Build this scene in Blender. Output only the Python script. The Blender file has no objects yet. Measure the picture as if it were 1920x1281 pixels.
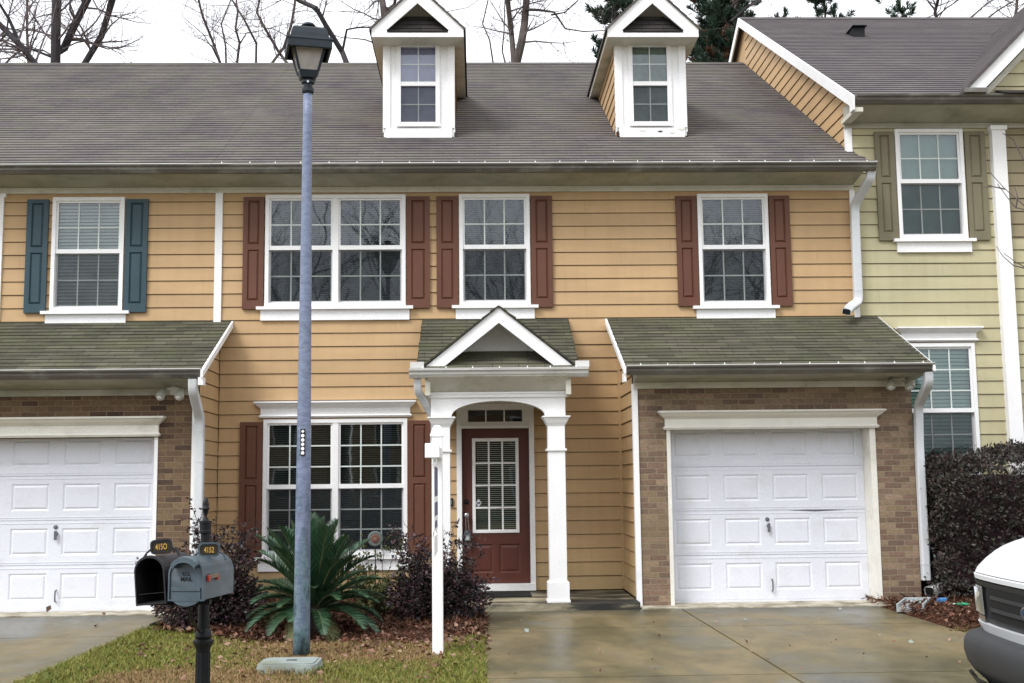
import bpy, bmesh, math, random
import numpy as np
from mathutils import Vector, Matrix
random.seed(7); rng = np.random.default_rng(11)
S = bpy.context.scene; COL = S.collection
# ---------------------------------------------------------------- camera
F, CX, CY = 2250.0, 960.0, 640.5
PITCH, YAW, ROLL, HC = 0.1184, 0.0304, 0.01143, 1.471
def cam_axes(p, y, r):
    f = Vector((math.sin(y)*math.cos(p), math.cos(y)*math.cos(p), math.sin(p)))
    ri = Vector((math.cos(y), -math.sin(y), 0)); dn = f.cross(ri)
    return ri*math.cos(r)+dn*math.sin(r), dn*math.cos(r)-ri*math.sin(r), f
RI, DN, FW = cam_axes(PITCH, YAW, ROLL)
cd = bpy.data.cameras.new('camera'); cam = bpy.data.objects.new('camera', cd); COL.objects.link(cam)
cam.matrix_world = Matrix(((RI.x, -DN.x, -FW.x, 0), (RI.y, -DN.y, -FW.y, 0), (RI.z, -DN.z, -FW.z, HC), (0, 0, 0, 1)))
cd.sensor_fit = 'HORIZONTAL'; cd.sensor_width = 36; cd.lens = 36*F/1920; cd.clip_end = 2000; cd.clip_start = .1
S.camera = cam
def at(px, py, Y):
    d = RI*((px-CX)/F)+DN*((py-CY)/F)+FW
    t = Y/d.y
    return Vector((d.x*t, Y, HC+d.z*t))
# ---------------------------------------------------------------- sky and sun (overcast)
SUN_EL, SUN_ROT = math.radians(50), math.radians(225)
W = bpy.data.worlds.new('World'); S.world = W; W.use_nodes = True
wn = W.node_tree.nodes; wl = W.node_tree.links; wn.clear()
sky = wn.new('ShaderNodeTexSky'); sky.sky_type = 'NISHITA'; sky.sun_disc = False
sky.sun_elevation = SUN_EL; sky.sun_rotation = SUN_ROT
hs = wn.new('ShaderNodeHueSaturation'); hs.inputs['Saturation'].default_value = .25
mx = wn.new('ShaderNodeMix'); mx.data_type = 'RGBA'; mx.inputs[0].default_value = .8
mx.inputs[7].default_value = (6.6, 6.75, 7.1, 1)
bg = wn.new('ShaderNodeBackground'); bg.inputs[1].default_value = .13
wo = wn.new('ShaderNodeOutputWorld')
wl.new(sky.outputs[0], hs.inputs['Color']); wl.new(hs.outputs[0], mx.inputs[6]); wl.new(mx.outputs[2], bg.inputs[0]); wl.new(bg.outputs[0], wo.inputs[0])
sl = bpy.data.lights.new('sun', 'SUN'); sl.energy = 1.35; sl.angle = math.radians(22); sl.color = (1, .985, .965)
so = bpy.data.objects.new('sun', sl); COL.objects.link(so)
so.rotation_euler = Vector((.75, .75, -1.25)).to_track_quat('-Z', 'Y').to_euler()
S.view_settings.view_transform = 'Standard'; S.view_settings.look = 'None'
S.view_settings.exposure = 1.02; S.view_settings.gamma = 1
# ---------------------------------------------------------------- materials
MATS = {}
def node(t, k, **kw):
    n = t.nodes.new(k)
    for a, b in kw.items(): setattr(n, a, b)
    return n
def ramp(t, stops):
    r = node(t, 'ShaderNodeValToRGB'); e = r.color_ramp.elements
    while len(e) < len(stops): e.new(.5)
    for i, (p, c) in enumerate(stops): e[i].position = p; e[i].color = (*c, 1)
    return r
def mix(t, fac, a, b, mode='MIX'):
    m = node(t, 'ShaderNodeMix', data_type='RGBA', blend_type=mode)
    for s, v in ((0, fac), (6, a), (7, b)):
        if hasattr(v, 'is_linked') or hasattr(v, 'links'): t.links.new(v, m.inputs[s])
        elif s == 0: m.inputs[0].default_value = v
        else: m.inputs[s].default_value = (*v, 1)
    return m.outputs[2]
def noise(t, scale, detail=4, vec=None, rough=.55, dist=0):
    n = node(t, 'ShaderNodeTexNoise'); n.inputs['Scale'].default_value = scale
    n.inputs['Detail'].default_value = detail; n.inputs['Roughness'].default_value = rough; n.inputs['Distortion'].default_value = dist
    if vec is not None: t.links.new(vec, n.inputs['Vector'])
    return n.outputs['Fac']
def pos(t, scale=(1, 1, 1)):
    g = node(t, 'ShaderNodeNewGeometry'); m = node(t, 'ShaderNodeMapping'); m.inputs['Scale'].default_value = scale
    t.links.new(g.outputs['Position'], m.inputs['Vector']); return m.outputs[0]
def newmat(name, rough=.6, metal=0, spec=.5):
    m = bpy.data.materials.new(name); m.use_nodes = True; t = m.node_tree
    b = t.nodes['Principled BSDF']; b.inputs['Roughness'].default_value = rough; b.inputs['Metallic'].default_value = metal
    b.inputs['Specular IOR Level'].default_value = spec
    MATS[name] = m; return m, t, b
def bump(t, b, fac, strength=.3, dist=.01):
    bn = node(t, 'ShaderNodeBump'); bn.inputs['Strength'].default_value = strength; bn.inputs['Distance'].default_value = dist
    t.links.new(fac, bn.inputs['Height']); t.links.new(bn.outputs[0], b.inputs['Normal'])
def dark(c, k): return tuple(x*k for x in c)
def paint(name, c, rough=.55, var=.12, scale=(3, 3, 3), metal=0, dirt=None, dirt_lo=.55, dirt_hi=.75, bumps=0, spec=.4, grain=.05):
    m, t, b = newmat(name, rough, metal, spec)
    v = pos(t, scale); f = noise(t, 1.0, 6, v)
    r = ramp(t, [(.3, dark(c, 1-var)), (.7, dark(c, 1+var*.6))]); t.links.new(f, r.inputs[0]); col = r.outputs[0]
    if grain:
        g = noise(t, 90, 2, pos(t)); gr = ramp(t, [(.3, (1-grain*2,)*3), (.7, (1+grain,)*3)]); t.links.new(g, gr.inputs[0])
        col = mix(t, 1.0, col, gr.outputs[0], 'MULTIPLY')
    if dirt:
        d = noise(t, 2.3, 8, pos(t, (1, 1, 1.6)), .65); dr = ramp(t, [(dirt_lo, (0, 0, 0)), (dirt_hi, (1, 1, 1))]); t.links.new(d, dr.inputs[0])
        col = mix(t, dr.outputs[0], col, dirt)
    t.links.new(col, b.inputs['Base Color'])
    if bumps: bump(t, b, noise(t, 60, 4, pos(t)), bumps, .004)
    return m
def siding_mat(name, c, dirt):
    # each lap board gets its own faint tone; low streaks of grime
    m, t, b = newmat(name, .62, 0, .3)
    g = node(t, 'ShaderNodeNewGeometry'); sx = node(t, 'ShaderNodeSeparateXYZ'); t.links.new(g.outputs['Position'], sx.inputs[0])
    ma = node(t, 'ShaderNodeMath', operation='MULTIPLY_ADD'); ma.inputs[1].default_value = 1/.1767; ma.inputs[2].default_value = -.115/.1767
    t.links.new(sx.outputs[2], ma.inputs[0]); fl = node(t, 'ShaderNodeMath', operation='FLOOR'); t.links.new(ma.outputs[0], fl.inputs[0])
    xx = node(t, 'ShaderNodeMath', operation='MULTIPLY'); xx.inputs[1].default_value = .28; t.links.new(sx.outputs[0], xx.inputs[0])
    cb = node(t, 'ShaderNodeCombineXYZ'); t.links.new(xx.outputs[0], cb.inputs[0]); t.links.new(fl.outputs[0], cb.inputs[2])
    f = noise(t, 1.3, 3, cb.outputs[0]); r = ramp(t, [(.3, dark(c, .92)), (.7, dark(c, 1.06))]); t.links.new(f, r.inputs[0])
    f2 = noise(t, 1.0, 6, pos(t, (1.2, 1.2, 6)), .6); r2 = ramp(t, [(.35, (.93, .93, .92)), (.7, (1.04, 1.03, 1.02))]); t.links.new(f2, r2.inputs[0])
    col = mix(t, 1, r.outputs[0], r2.outputs[0], 'MULTIPLY')
    f3 = noise(t, .8, 7, pos(t, (1, 1, 1.3)), .6); r3 = ramp(t, [(.58, (0, 0, 0)), (.85, (.45, .45, .45))]); t.links.new(f3, r3.inputs[0])
    col = mix(t, r3.outputs[0], col, dirt)
    # olive tint, stronger towards the ground
    mr = node(t, 'ShaderNodeMapRange'); mr.inputs[1].default_value = .1; mr.inputs[2].default_value = .75; mr.inputs[3].default_value = .35; mr.inputs[4].default_value = 0
    t.links.new(sx.outputs[2], mr.inputs[0]); col = mix(t, mr.outputs[0], col, (.20, .19, .08))
    sxy = node(t, 'ShaderNodeMath', operation='ADD'); t.links.new(sx.outputs[0], sxy.inputs[0]); t.links.new(sx.outputs[1], sxy.inputs[1]); zz = node(t, 'ShaderNodeMath', operation='SUBTRACT'); zz.inputs[1].default_value = .115; t.links.new(sx.outputs[2], zz.inputs[0])
    cj = node(t, 'ShaderNodeCombineXYZ'); t.links.new(sxy.outputs[0], cj.inputs[0]); t.links.new(zz.outputs[0], cj.inputs[1])
    bj = node(t, 'ShaderNodeTexBrick'); t.links.new(cj.outputs[0], bj.inputs['Vector']); bj.offset = .31; bj.offset_frequency = 2; bj.squash = .72; bj.squash_frequency = 3
    for k_, v_ in (('Scale', 1), ('Brick Width', 3.66), ('Row Height', .1767), ('Mortar Size', .0025), ('Mortar Smooth', 0), ('Bias', 0)): bj.inputs[k_].default_value = v_
    mj = node(t, 'ShaderNodeMath', operation='MULTIPLY'); mj.inputs[1].default_value = .35; t.links.new(bj.outputs['Fac'], mj.inputs[0]); col = mix(t, mj.outputs[0], col, dark(c, .25))
    fs_ = noise(t, 1, 6, pos(t, (7, 7, .8)), .6); rs_ = ramp(t, [(.42, (1, 1, 1)), (.75, (.92, .91, .89))]); t.links.new(fs_, rs_.inputs[0]); col = mix(t, 1, col, rs_.outputs[0], 'MULTIPLY')
    t.links.new(col, b.inputs['Base Color'])
    bump(t, b, noise(t, 1, 5, pos(t, (8, 8, 90))), .12, .004)
siding_mat('siding_tan', (.505, .340, .182), (.42, .30, .17))
siding_mat('siding_yellow', (.475, .435, .275), (.42, .37, .22))
siding_mat('siding_darker', (.29, .245, .155), (.25, .22, .12))  # darker olive tone for the upper band right of the pilaster
paint('trim_white', (.86, .86, .86), .5, .05, dirt=(.60, .60, .56), dirt_lo=.62, dirt_hi=.95)
paint('trim_cream', (.78, .76, .69), .5, .06, dirt=(.45, .42, .33), dirt_lo=.55, dirt_hi=.9)
paint('cornice_paint', (.44, .43, .36), .6, .15, (1.5, 1.5, 6), dirt=(.24, .245, .18), dirt_lo=.45, dirt_hi=.75)
paint('soffit_paint', (.62, .60, .52), .6, .12, (1.5, 1.5, 3), dirt=(.30, .31, .20), dirt_lo=.5, dirt_hi=.8)
paint('gutter_dark', (.13, .12, .105), .5, .3, (1, 1, 9), dirt=(.24, .235, .21), dirt_lo=.5, dirt_hi=.7)  # dark grey gutter faces with paler blotches
paint('gutter_white', (.66, .66, .64), .4, .12, (2, 2, 5), dirt=(.35, .34, .27), dirt_lo=.52, dirt_hi=.8)
paint('downspout_white', (.62, .64, .66), .4, .08, (3, 3, 1), dirt=(.36, .34, .30), dirt_lo=.58, dirt_hi=.85)
paint('black_hole', (.006, .006, .006), .8, .1)
paint('shutter_red', (.130, .054, .034), .5, .1, (4, 4, 2), spec=.3)
paint('shutter_blue', (.036, .070, .088), .5, .12, (4, 4, 2), spec=.35)
paint('shutter_olive', (.185, .165, .105), .55, .12, (4, 4, 2), spec=.3)
paint('door_red', (.100, .030, .021), .42, .15, (5, 5, 2), bumps=.1, spec=.35)
paint('garage_paint', (.74, .755, .82), .42, .05, (.8, .8, .8), dirt=(.54, .55, .53), dirt_lo=.55, dirt_hi=.9, spec=.4)
paint('blind_dim', (.16, .165, .15), .6, .1); paint('haze_backing', (.66, .56, .80), .7, .2, (2, 2, 2)); paint('haze_backing_dark', (.40, .44, .38), .7, .5, (3, 3, 3)); paint('blind_mint', (.55, .78, .70), .6, .08); paint('blind_green', (.44, .56, .50), .6, .1)  # the two dormer sheets carry the sky haze of the glass as colour
paint('blind_light', (.74, .76, .72), .6, .08)
paint('room_dark', (.012, .013, .014), .9, .3)
paint('muntin_white', (.62, .68, .65), .5, .04)
paint('black_metal', (.006, .007, .008), .5, .3, (9, 9, 9), spec=.3)
paint('mailbox_metal', (.070, .098, .118), .36, .22, (9, 9, 9), dirt=(.15, .18, .20), dirt_lo=.5, dirt_hi=.7, spec=.5, bumps=.05)
paint('mailbox_dark', (.022, .021, .024), .5, .3, (9, 9, 9), spec=.35)
paint('flag_red', (.42, .045, .03), .5, .15, (20, 20, 20)); paint('flag_tan', (.20, .15, .11), .6, .1)
paint('number_gold', (.62, .36, .08), .45, .15, (40, 40, 40))
paint('plate_back', (.03, .025, .015), .5, .2)
paint('lamp_teal', (.012, .020, .028), .5, .3, (7, 7, 7), spec=.35)
paint('lamp_glass', (.42, .39, .37), .25, .2, (12, 12, 8), spec=.5)
paint('white_vinyl', (.90, .90, .90), .4, .02, grain=.02)
paint('sign_print', (.10, .10, .20), .5, .9, (1, 4, 7))
paint('chrome', (.55, .56, .58), .25, .2, (9, 9, 9), metal=.8)
paint('dull_steel', (.16, .16, .18), .4, .3, (30, 30, 30), metal=.3); paint('box_grey', (.10, .12, .14), .45, .2)
paint('mat_rubber', (.018, .018, .018), .9, .3, (20, 20, 20), bumps=.3)
paint('utility_green', (.27, .31, .29), .7, .2, (6, 6, 6), dirt=(.16, .17, .10), dirt_lo=.5, dirt_hi=.7, bumps=.2)
paint('plastic_grey', (.40, .43, .44), .6, .15, (5, 5, 5), dirt=(.15, .10, .06), dirt_lo=.6, dirt_hi=.75)
paint('litter_blue', (.08, .22, .45), .4, .2); paint('litter_green', (.05, .30, .16), .4, .2)
paint('van_white', (.80, .82, .84), .22, .02, grain=0, spec=.6)
paint('van_plastic', (.035, .037, .04), .55, .15, (6, 6, 6), spec=.4, bumps=.1)
paint('tyre_rubber', (.015, .015, .015), .85, .2)
paint('bark_grey', (.085, .070, .062), .9, .4, (12, 12, 3), bumps=.6)
paint('bark_dark', (.035, .030, .034), .9, .4, (12, 12, 3), bumps=.6)
paint('twig_brown', (.12, .095, .10), .9, .2)
paint('stem_brown', (.06, .035, .03), .9, .2)
paint('asphalt', (.05, .05, .05), .9, .2, (6, 6, 6), bumps=.4)
paint('house_brown', (.22, .15, .08), .8, .15); paint('roof_far', (.06, .05, .045), .9, .2)
paint('star_rust', (.20, .07, .045), .6, .2); paint('star_grey', (.13, .15, .14), .6, .2)
paint('badge_blue', (.05, .08, .14), .25, .1, metal=.3)
paint('sign_sticker', (.55, .57, .62), .4, .2, (30, 30, 30))
def pole_mat():
    m, t, b = newmat('pole_paint', .45, 0, .4)
    g = node(t, 'ShaderNodeNewGeometry'); s = node(t, 'ShaderNodeSeparateXYZ'); t.links.new(g.outputs['Position'], s.inputs[0])
    f = noise(t, 1, 8, pos(t, (9, 9, 3)), .65)
    mr = node(t, 'ShaderNodeMapRange'); mr.inputs[1].default_value = .1; mr.inputs[2].default_value = 2.6; mr.inputs[3].default_value = .17; mr.inputs[4].default_value = -.22
    t.links.new(s.outputs[2], mr.inputs[0]); ad = node(t, 'ShaderNodeMath', operation='ADD'); t.links.new(f, ad.inputs[0]); t.links.new(mr.outputs[0], ad.inputs[1])
    r = ramp(t, [(.46, (.18, .215, .315)), (.54, (.10, .14, .20)), (.62, (.15, .20, .25)), (.68, (.10, .18, .20)), (.76, (.05, .065, .09))]); t.links.new(ad.outputs[0], r.inputs[0])
    f2 = noise(t, 1, 7, pos(t, (14, 14, 38)), .7); r2 = ramp(t, [(.35, (.68, .68, .70)), (.6, (1.10, 1.10, 1.10))]); t.links.new(f2, r2.inputs[0])
    t.links.new(mix(t, 1, r.outputs[0], r2.outputs[0], 'MULTIPLY'), b.inputs['Base Color']); bump(t, b, f2, .2, .003)
pole_mat()
def shingle_mat(name, cols, streak, moss=None, moss_lo=.45, moss_hi=.65, joint=.38):
    m, t, b = newmat(name, .9, 0, .15)
    uv = node(t, 'ShaderNodeUVMap'); br = node(t, 'ShaderNodeTexBrick')
    t.links.new(uv.outputs[0], br.inputs['Vector']); br.offset = .37; br.squash = 1
    br.inputs['Scale'].default_value = 1; br.inputs['Brick Width'].default_value = .31; br.inputs['Row Height'].default_value = .142
    br.inputs['Mortar Size'].default_value = .006; br.inputs['Mortar Smooth'].default_value = .1; br.inputs['Bias'].default_value = 0
    br.inputs['Color1'].default_value = (*cols[0], 1); br.inputs['Color2'].default_value = (*cols[1], 1); br.inputs['Mortar'].default_value = (*dark(cols[0], joint), 1)
    f = noise(t, 1.0, 6, pos(t, (1.1, .7, .7)), .6); r = ramp(t, [(.3, streak[0]), (.7, streak[1])]); t.links.new(f, r.inputs[0])
    col = mix(t, 1, br.outputs[0], r.outputs[0], 'MULTIPLY')
    f4 = noise(t, 1.0, 5, pos(t, (2.2, 14, 14)), .6); r4 = ramp(t, [(.35, (.86, .84, .86)), (.65, (1.12, 1.12, 1.1))]); t.links.new(f4, r4.inputs[0])
    col = mix(t, 1, col, r4.outputs[0], 'MULTIPLY')
    f2 = noise(t, 130, 2, pos(t)); r2 = ramp(t, [(.3, (.72, .72, .72)), (.7, (1.22, 1.22, 1.22))]); t.links.new(f2, r2.inputs[0])
    col = mix(t, 1, col, r2.outputs[0], 'MULTIPLY')
    if moss:
        f3 = noise(t, 2.6, 8, pos(t, (.8, 1, 1)), .7); r3 = ramp(t, [(moss_lo, (0, 0, 0)), (moss_hi, (.8, .8, .8))]); t.links.new(f3, r3.inputs[0])
        col = mix(t, r3.outputs[0], col, moss)
    t.links.new(col, b.inputs['Base Color']); bump(t, b, f2, .5, .004)
shingle_mat('roof_main', ((.140, .129, .125), (.112, .103, .103)), ((.74, .70, .78), (1.20, 1.18, 1.10)), (.120, .122, .086), .46, .72, joint=.7)
shingle_mat('roof_dark', ((.055, .05, .048), (.04, .037, .036)), ((.8, .8, .8), (1.2, 1.2, 1.2)))
shingle_mat('roof_right', ((.128, .118, .119), (.108, .101, .106)), ((.9, .88, .9), (1.1, 1.08, 1.05)), joint=.8)
shingle_mat('roof_low', ((.125, .120, .090), (.072, .069, .054)), ((.72, .72, .72), (1.2, 1.2, 1.15)), (.098, .106, .055), .45, .75)
def brick_mat(name, c1, c2, mort, dirt):
    m, t, b = newmat(name, .85, 0, .2)
    g = node(t, 'ShaderNodeNewGeometry'); s = node(t, 'ShaderNodeSeparateXYZ'); t.links.new(g.outputs['Position'], s.inputs[0])
    ad = node(t, 'ShaderNodeMath', operation='ADD'); t.links.new(s.outputs[0], ad.inputs[0]); t.links.new(s.outputs[1], ad.inputs[1])
    c = node(t, 'ShaderNodeCombineXYZ'); t.links.new(ad.outputs[0], c.inputs[0]); t.links.new(s.outputs[2], c.inputs[1])
    wob = noise(t, 9, 2, pos(t)); wm = node(t, 'ShaderNodeMath', operation='MULTIPLY_ADD'); wm.inputs[1].default_value = .008; wm.inputs[2].default_value = -.004; t.links.new(wob, wm.inputs[0])
    va = node(t, 'ShaderNodeVectorMath', operation='ADD'); t.links.new(c.outputs[0], va.inputs[0]); t.links.new(wm.outputs[0], va.inputs[1])
    br = node(t, 'ShaderNodeTexBrick'); t.links.new(va.outputs[0], br.inputs['Vector']); br.offset = .5
    for k, v in (('Scale', 1), ('Brick Width', .205), ('Row Height', .0685), ('Mortar Size', .0055), ('Mortar Smooth', .2), ('Bias', 0)): br.inputs[k].default_value = v
    br.inputs['Color1'].default_value = (0, 0, 0, 1); br.inputs['Color2'].default_value = (1, 1, 1, 1); br.inputs['Mortar'].default_value = (.5, .5, .5, 1)
    r = ramp(t, [(0, c1[0]), (.25, c1[1]), (.5, c2[0]), (.75, c2[1]), (1, c1[2])]); t.links.new(br.outputs[0], r.inputs[0])
    f = noise(t, 1, 5, pos(t, (22, 22, 45)), .6); rr = ramp(t, [(.3, (.7, .68, .66)), (.7, (1.2, 1.2, 1.2))]); t.links.new(f, rr.inputs[0])
    col = mix(t, 1, r.outputs[0], rr.outputs[0], 'MULTIPLY')
    col = mix(t, br.outputs['Fac'], col, mort)
    f2 = noise(t, 1.2, 7, pos(t, (1, 1, 2)), .65); r2 = ramp(t, [(.5, (0, 0, 0)), (.75, (.6, .6, .6))]); t.links.new(f2, r2.inputs[0])
    col = mix(t, r2.outputs[0], col, dirt); t.links.new(col, b.inputs['Base Color'])
    iv = node(t, 'ShaderNodeMath', operation='SUBTRACT'); iv.inputs[0].default_value = 1; t.links.new(br.outputs['Fac'], iv.inputs[1])
    a2 = node(t, 'ShaderNodeMath', operation='MULTIPLY_ADD'); a2.inputs[1].default_value = .35; t.links.new(f, a2.inputs[0]); t.links.new(iv.outputs[0], a2.inputs[2])
    bump(t, b, a2.outputs[0], .8, .008)
brick_mat('brick_pinkish', ((.16, .10, .075), (.30, .215, .15), (.23, .15, .11)), ((.235, .175, .11), (.15, .105, .08)), (.27, .22, .15), (.22, .17, .10))
brick_mat('brick_brown', ((.09, .055, .042), (.21, .145, .085), (.07, .045, .036)), ((.13, .083, .056), (.17, .11, .07)), (.24, .18, .11), (.12, .08, .05))
def glass_mat(name, base, tint):
    m = bpy.data.materials.new(name); m.use_nodes = True; t = m.node_tree; t.nodes.clear(); MATS[name] = m
    o = node(t, 'ShaderNodeOutputMaterial'); tr = node(t, 'ShaderNodeBsdfTransparent'); tr.inputs[0].default_value = (*tint, 1)
    gl = node(t, 'ShaderNodeBsdfGlossy'); gl.inputs['Roughness'].default_value = .02; gl.inputs['Color'].default_value = (.9, .95, 1, 1)
    fr = node(t, 'ShaderNodeFresnel'); fr.inputs[0].default_value = 1.5
    ma = node(t, 'ShaderNodeMath', operation='MULTIPLY_ADD'); ma.inputs[1].default_value = 1.15; ma.inputs[2].default_value = base; ma.use_clamp = True
    t.links.new(fr.outputs[0], ma.inputs[0]); ms = node(t, 'ShaderNodeMixShader'); t.links.new(ma.outputs[0], ms.inputs[0]); t.links.new(tr.outputs[0], ms.inputs[1]); t.links.new(gl.outputs[0], ms.inputs[2])
    wav = noise(t, 1.6, 2, pos(t)); bn = node(t, 'ShaderNodeBump'); bn.inputs['Strength'].default_value = .02; bn.inputs['Distance'].default_value = .05
    t.links.new(wav, bn.inputs['Height']); t.links.new(bn.outputs[0], gl.inputs['Normal'])
    t.links.new(ms.outputs[0], o.inputs[0])
glass_mat('glass', .048, (.72, .80, .78))
def screen_mat():
    m = bpy.data.materials.new('insect_screen'); m.use_nodes = True; t = m.node_tree; t.nodes.clear(); MATS['insect_screen'] = m
    o = node(t, 'ShaderNodeOutputMaterial'); tr = node(t, 'ShaderNodeBsdfTransparent'); df = node(t, 'ShaderNodeBsdfDiffuse'); df.inputs[0].default_value = (.035, .04, .045, 1)
    ms = node(t, 'ShaderNodeMixShader'); f = noise(t, 5, 3, pos(t)); mr = node(t, 'ShaderNodeMapRange'); mr.inputs[3].default_value = .32; mr.inputs[4].default_value = .50
    t.links.new(f, mr.inputs[0]); t.links.new(mr.outputs[0], ms.inputs[0]); t.links.new(tr.outputs[0], ms.inputs[1]); t.links.new(df.outputs[0], ms.inputs[2]); t.links.new(ms.outputs[0], o.inputs[0])
screen_mat()
def leaf_mat(name, cols, rough=.5, spec=.3):
    m, t, b = newmat(name, rough, 0, spec)
    g = node(t, 'ShaderNodeNewGeometry'); r = ramp(t, [(i/max(1, len(cols)-1), c) for i, c in enumerate(cols)])
    t.links.new(g.outputs['Random Per Island'], r.inputs[0]); t.links.new(r.outputs[0], b.inputs['Base Color'])
leaf_mat('leaf_purple', [(.014, .013, .014), (.028, .017, .021), (.020, .026, .020), (.060, .026, .036), (.028, .030, .027), (.10, .045, .058)], .42)
leaf_mat('leaf_hedge', [(.024, .026, .024), (.050, .034, .036), (.036, .044, .034), (.078, .042, .044), (.055, .062, .050), (.12, .11, .085)])
leaf_mat('leaf_green', [(.05, .07, .02), (.09, .10, .03), (.04, .06, .02), (.14, .12, .03)])
leaf_mat('leaf_evergreen', [(.010, .024, .014), (.02, .04, .022), (.03, .06, .03)])
leaf_mat('frond_green', [(.012, .035, .018), (.022, .062, .028), (.035, .085, .04), (.05, .11, .06)], .38, .45)
leaf_mat('frond_dry', [(.13, .12, .05), (.09, .11, .05)])
leaf_mat('needle', [(.018, .040, .030), (.030, .060, .040), (.045, .075, .05)])
leaf_mat('needle_rust', [(.16, .06, .03), (.10, .05, .03), (.05, .05, .03)])
leaf_mat('grass_blade', [(.08, .12, .018), (.15, .18, .028), (.23, .22, .04), (.26, .21, .06), (.06, .12, .015)], .6)
leaf_mat('grass_dry', [(.30, .19, .09), (.24, .16, .065), (.18, .165, .05), (.36, .22, .11), (.20, .11, .06)], .6)
leaf_mat('dead_leaf', [(.10, .045, .028), (.19, .095, .06), (.30, .19, .13), (.07, .035, .022), (.20, .075, .045), (.36, .25, .19)], .7)
leaf_mat('pine_straw', [(.085, .036, .020), (.14, .06, .034), (.055, .028, .016)], .8)
def ground_mats():
    m, t, b = newmat('concrete_wet', .45, 0, .5)
    f = noise(t, .75, 8, pos(t, (1, .55, 1)), .6, .5); r = ramp(t, [(.30, (.052, .050, .032)), (.43, (.118, .102, .052)), (.54, (.180, .140, .068)), (.70, (.185, .158, .10))]); t.links.new(f, r.inputs[0])
    f2 = noise(t, 3.2, 9, pos(t, (1, .6, 1)), .7); r2 = ramp(t, [(.3, (.62, .64, .66)), (.65, (1.15, 1.13, 1.1))]); t.links.new(f2, r2.inputs[0])
    col = mix(t, 1, r.outputs[0], r2.outputs[0], 'MULTIPLY')
    g = noise(t, 120, 3, pos(t)); rg = ramp(t, [(.3, (.85, .85, .85)), (.7, (1.12, 1.12, 1.12))]); t.links.new(g, rg.inputs[0]); col = mix(t, 1, col, rg.outputs[0], 'MULTIPLY')
    f4 = noise(t, 1.3, 6, pos(t, (1, .7, 1)), .6, .7); r4 = ramp(t, [(.60, (0, 0, 0)), (.72, (.8, .8, .8))]); t.links.new(f4, r4.inputs[0]); col = mix(t, r4.outputs[0], col, (.16, .165, .16))
    gp = node(t, 'ShaderNodeNewGeometry'); sp = node(t, 'ShaderNodeSeparateXYZ'); t.links.new(gp.outputs['Position'], sp.inputs[0])
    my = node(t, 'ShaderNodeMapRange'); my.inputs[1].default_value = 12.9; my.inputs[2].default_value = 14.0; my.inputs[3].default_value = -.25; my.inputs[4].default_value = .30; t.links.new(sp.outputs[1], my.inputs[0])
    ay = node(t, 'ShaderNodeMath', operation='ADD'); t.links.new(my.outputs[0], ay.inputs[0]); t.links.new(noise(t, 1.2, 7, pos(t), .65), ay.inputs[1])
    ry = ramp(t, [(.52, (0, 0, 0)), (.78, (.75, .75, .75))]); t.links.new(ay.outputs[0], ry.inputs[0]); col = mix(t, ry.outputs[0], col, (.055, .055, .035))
    t.links.new(col, b.inputs['Base Color'])
    r3 = ramp(t, [(.35, (.28,)*3), (.62, (.62,)*3)]); t.links.new(f, r3.inputs[0]); t.links.new(r3.outputs[0], b.inputs['Roughness']); bump(t, b, g, .15, .003)
    m, t, b = newmat('concrete_old', .75, 0, .3)
    f = noise(t, 1, 8, pos(t, (2.4, 3, 3)), .65); r = ramp(t, [(.36, (.035, .035, .03)), (.50, (.16, .15, .11)), (.62, (.42, .38, .26))]); t.links.new(f, r.inputs[0]); t.links.new(r.outputs[0], b.inputs['Base Color']); bump(t, b, noise(t, 50, 4, pos(t)), .3, .004)
    m, t, b = newmat('concrete_stained', .6, 0, .3)
    f = noise(t, 1, 7, pos(t, (1.1, 4, 4)), .6); r = ramp(t, [(.38, (.022, .022, .02)), (.47, (.05, .045, .035)), (.56, (.26, .23, .16)), (.66, (.40, .36, .25))]); gq = node(t, 'ShaderNodeNewGeometry'); sq_ = node(t, 'ShaderNodeSeparateXYZ'); t.links.new(gq.outputs['Position'], sq_.inputs[0]); mq = node(t, 'ShaderNodeMapRange'); mq.inputs[1].default_value = .6; mq.inputs[2].default_value = 1.0; mq.inputs[3].default_value = .10; mq.inputs[4].default_value = -.09; t.links.new(sq_.outputs[0], mq.inputs[0]); aq = node(t, 'ShaderNodeMath', operation='ADD'); t.links.new(f, aq.inputs[0]); t.links.new(mq.outputs[0], aq.inputs[1]); t.links.new(aq.outputs[0], r.inputs[0]); t.links.new(r.outputs[0], b.inputs['Base Color']); bump(t, b, noise(t, 50, 4, pos(t)), .3, .004)
    m, t, b = newmat('concrete_pale', .7, 0, .3)
    f = noise(t, 1, 7, pos(t, (4, 4, 4)), .6); r = ramp(t, [(.35, (.20, .17, .11)), (.6, (.50, .46, .37))]); t.links.new(f, r.inputs[0]); t.links.new(r.outputs[0], b.inputs['Base Color'])
    m, t, b = newmat('lawn_soil', .95, 0, .1)
    f = noise(t, 2.0, 8, pos(t), .7); r = ramp(t, [(.3, (.10, .065, .03)), (.5, (.17, .14, .045)), (.7, (.20, .15, .07))]); t.links.new(f, r.inputs[0]); t.links.new(r.outputs[0], b.inputs['Base Color']); bump(t, b, noise(t, 40, 5, pos(t)), .8, .02)
    m, t, b = newmat('mulch', .95, 0, .1)
    f = noise(t, 5, 9, pos(t, (1, 1.5, 1)), .75); r = ramp(t, [(.35, (.028, .016, .011)), (.5, (.07, .03, .018)), (.68, (.14, .055, .035))]); t.links.new(f, r.inputs[0]); t.links.new(r.outputs[0], b.inputs['Base Color']); bump(t, b, noise(t, 45, 6, pos(t)), 1, .03)
ground_mats()
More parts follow.
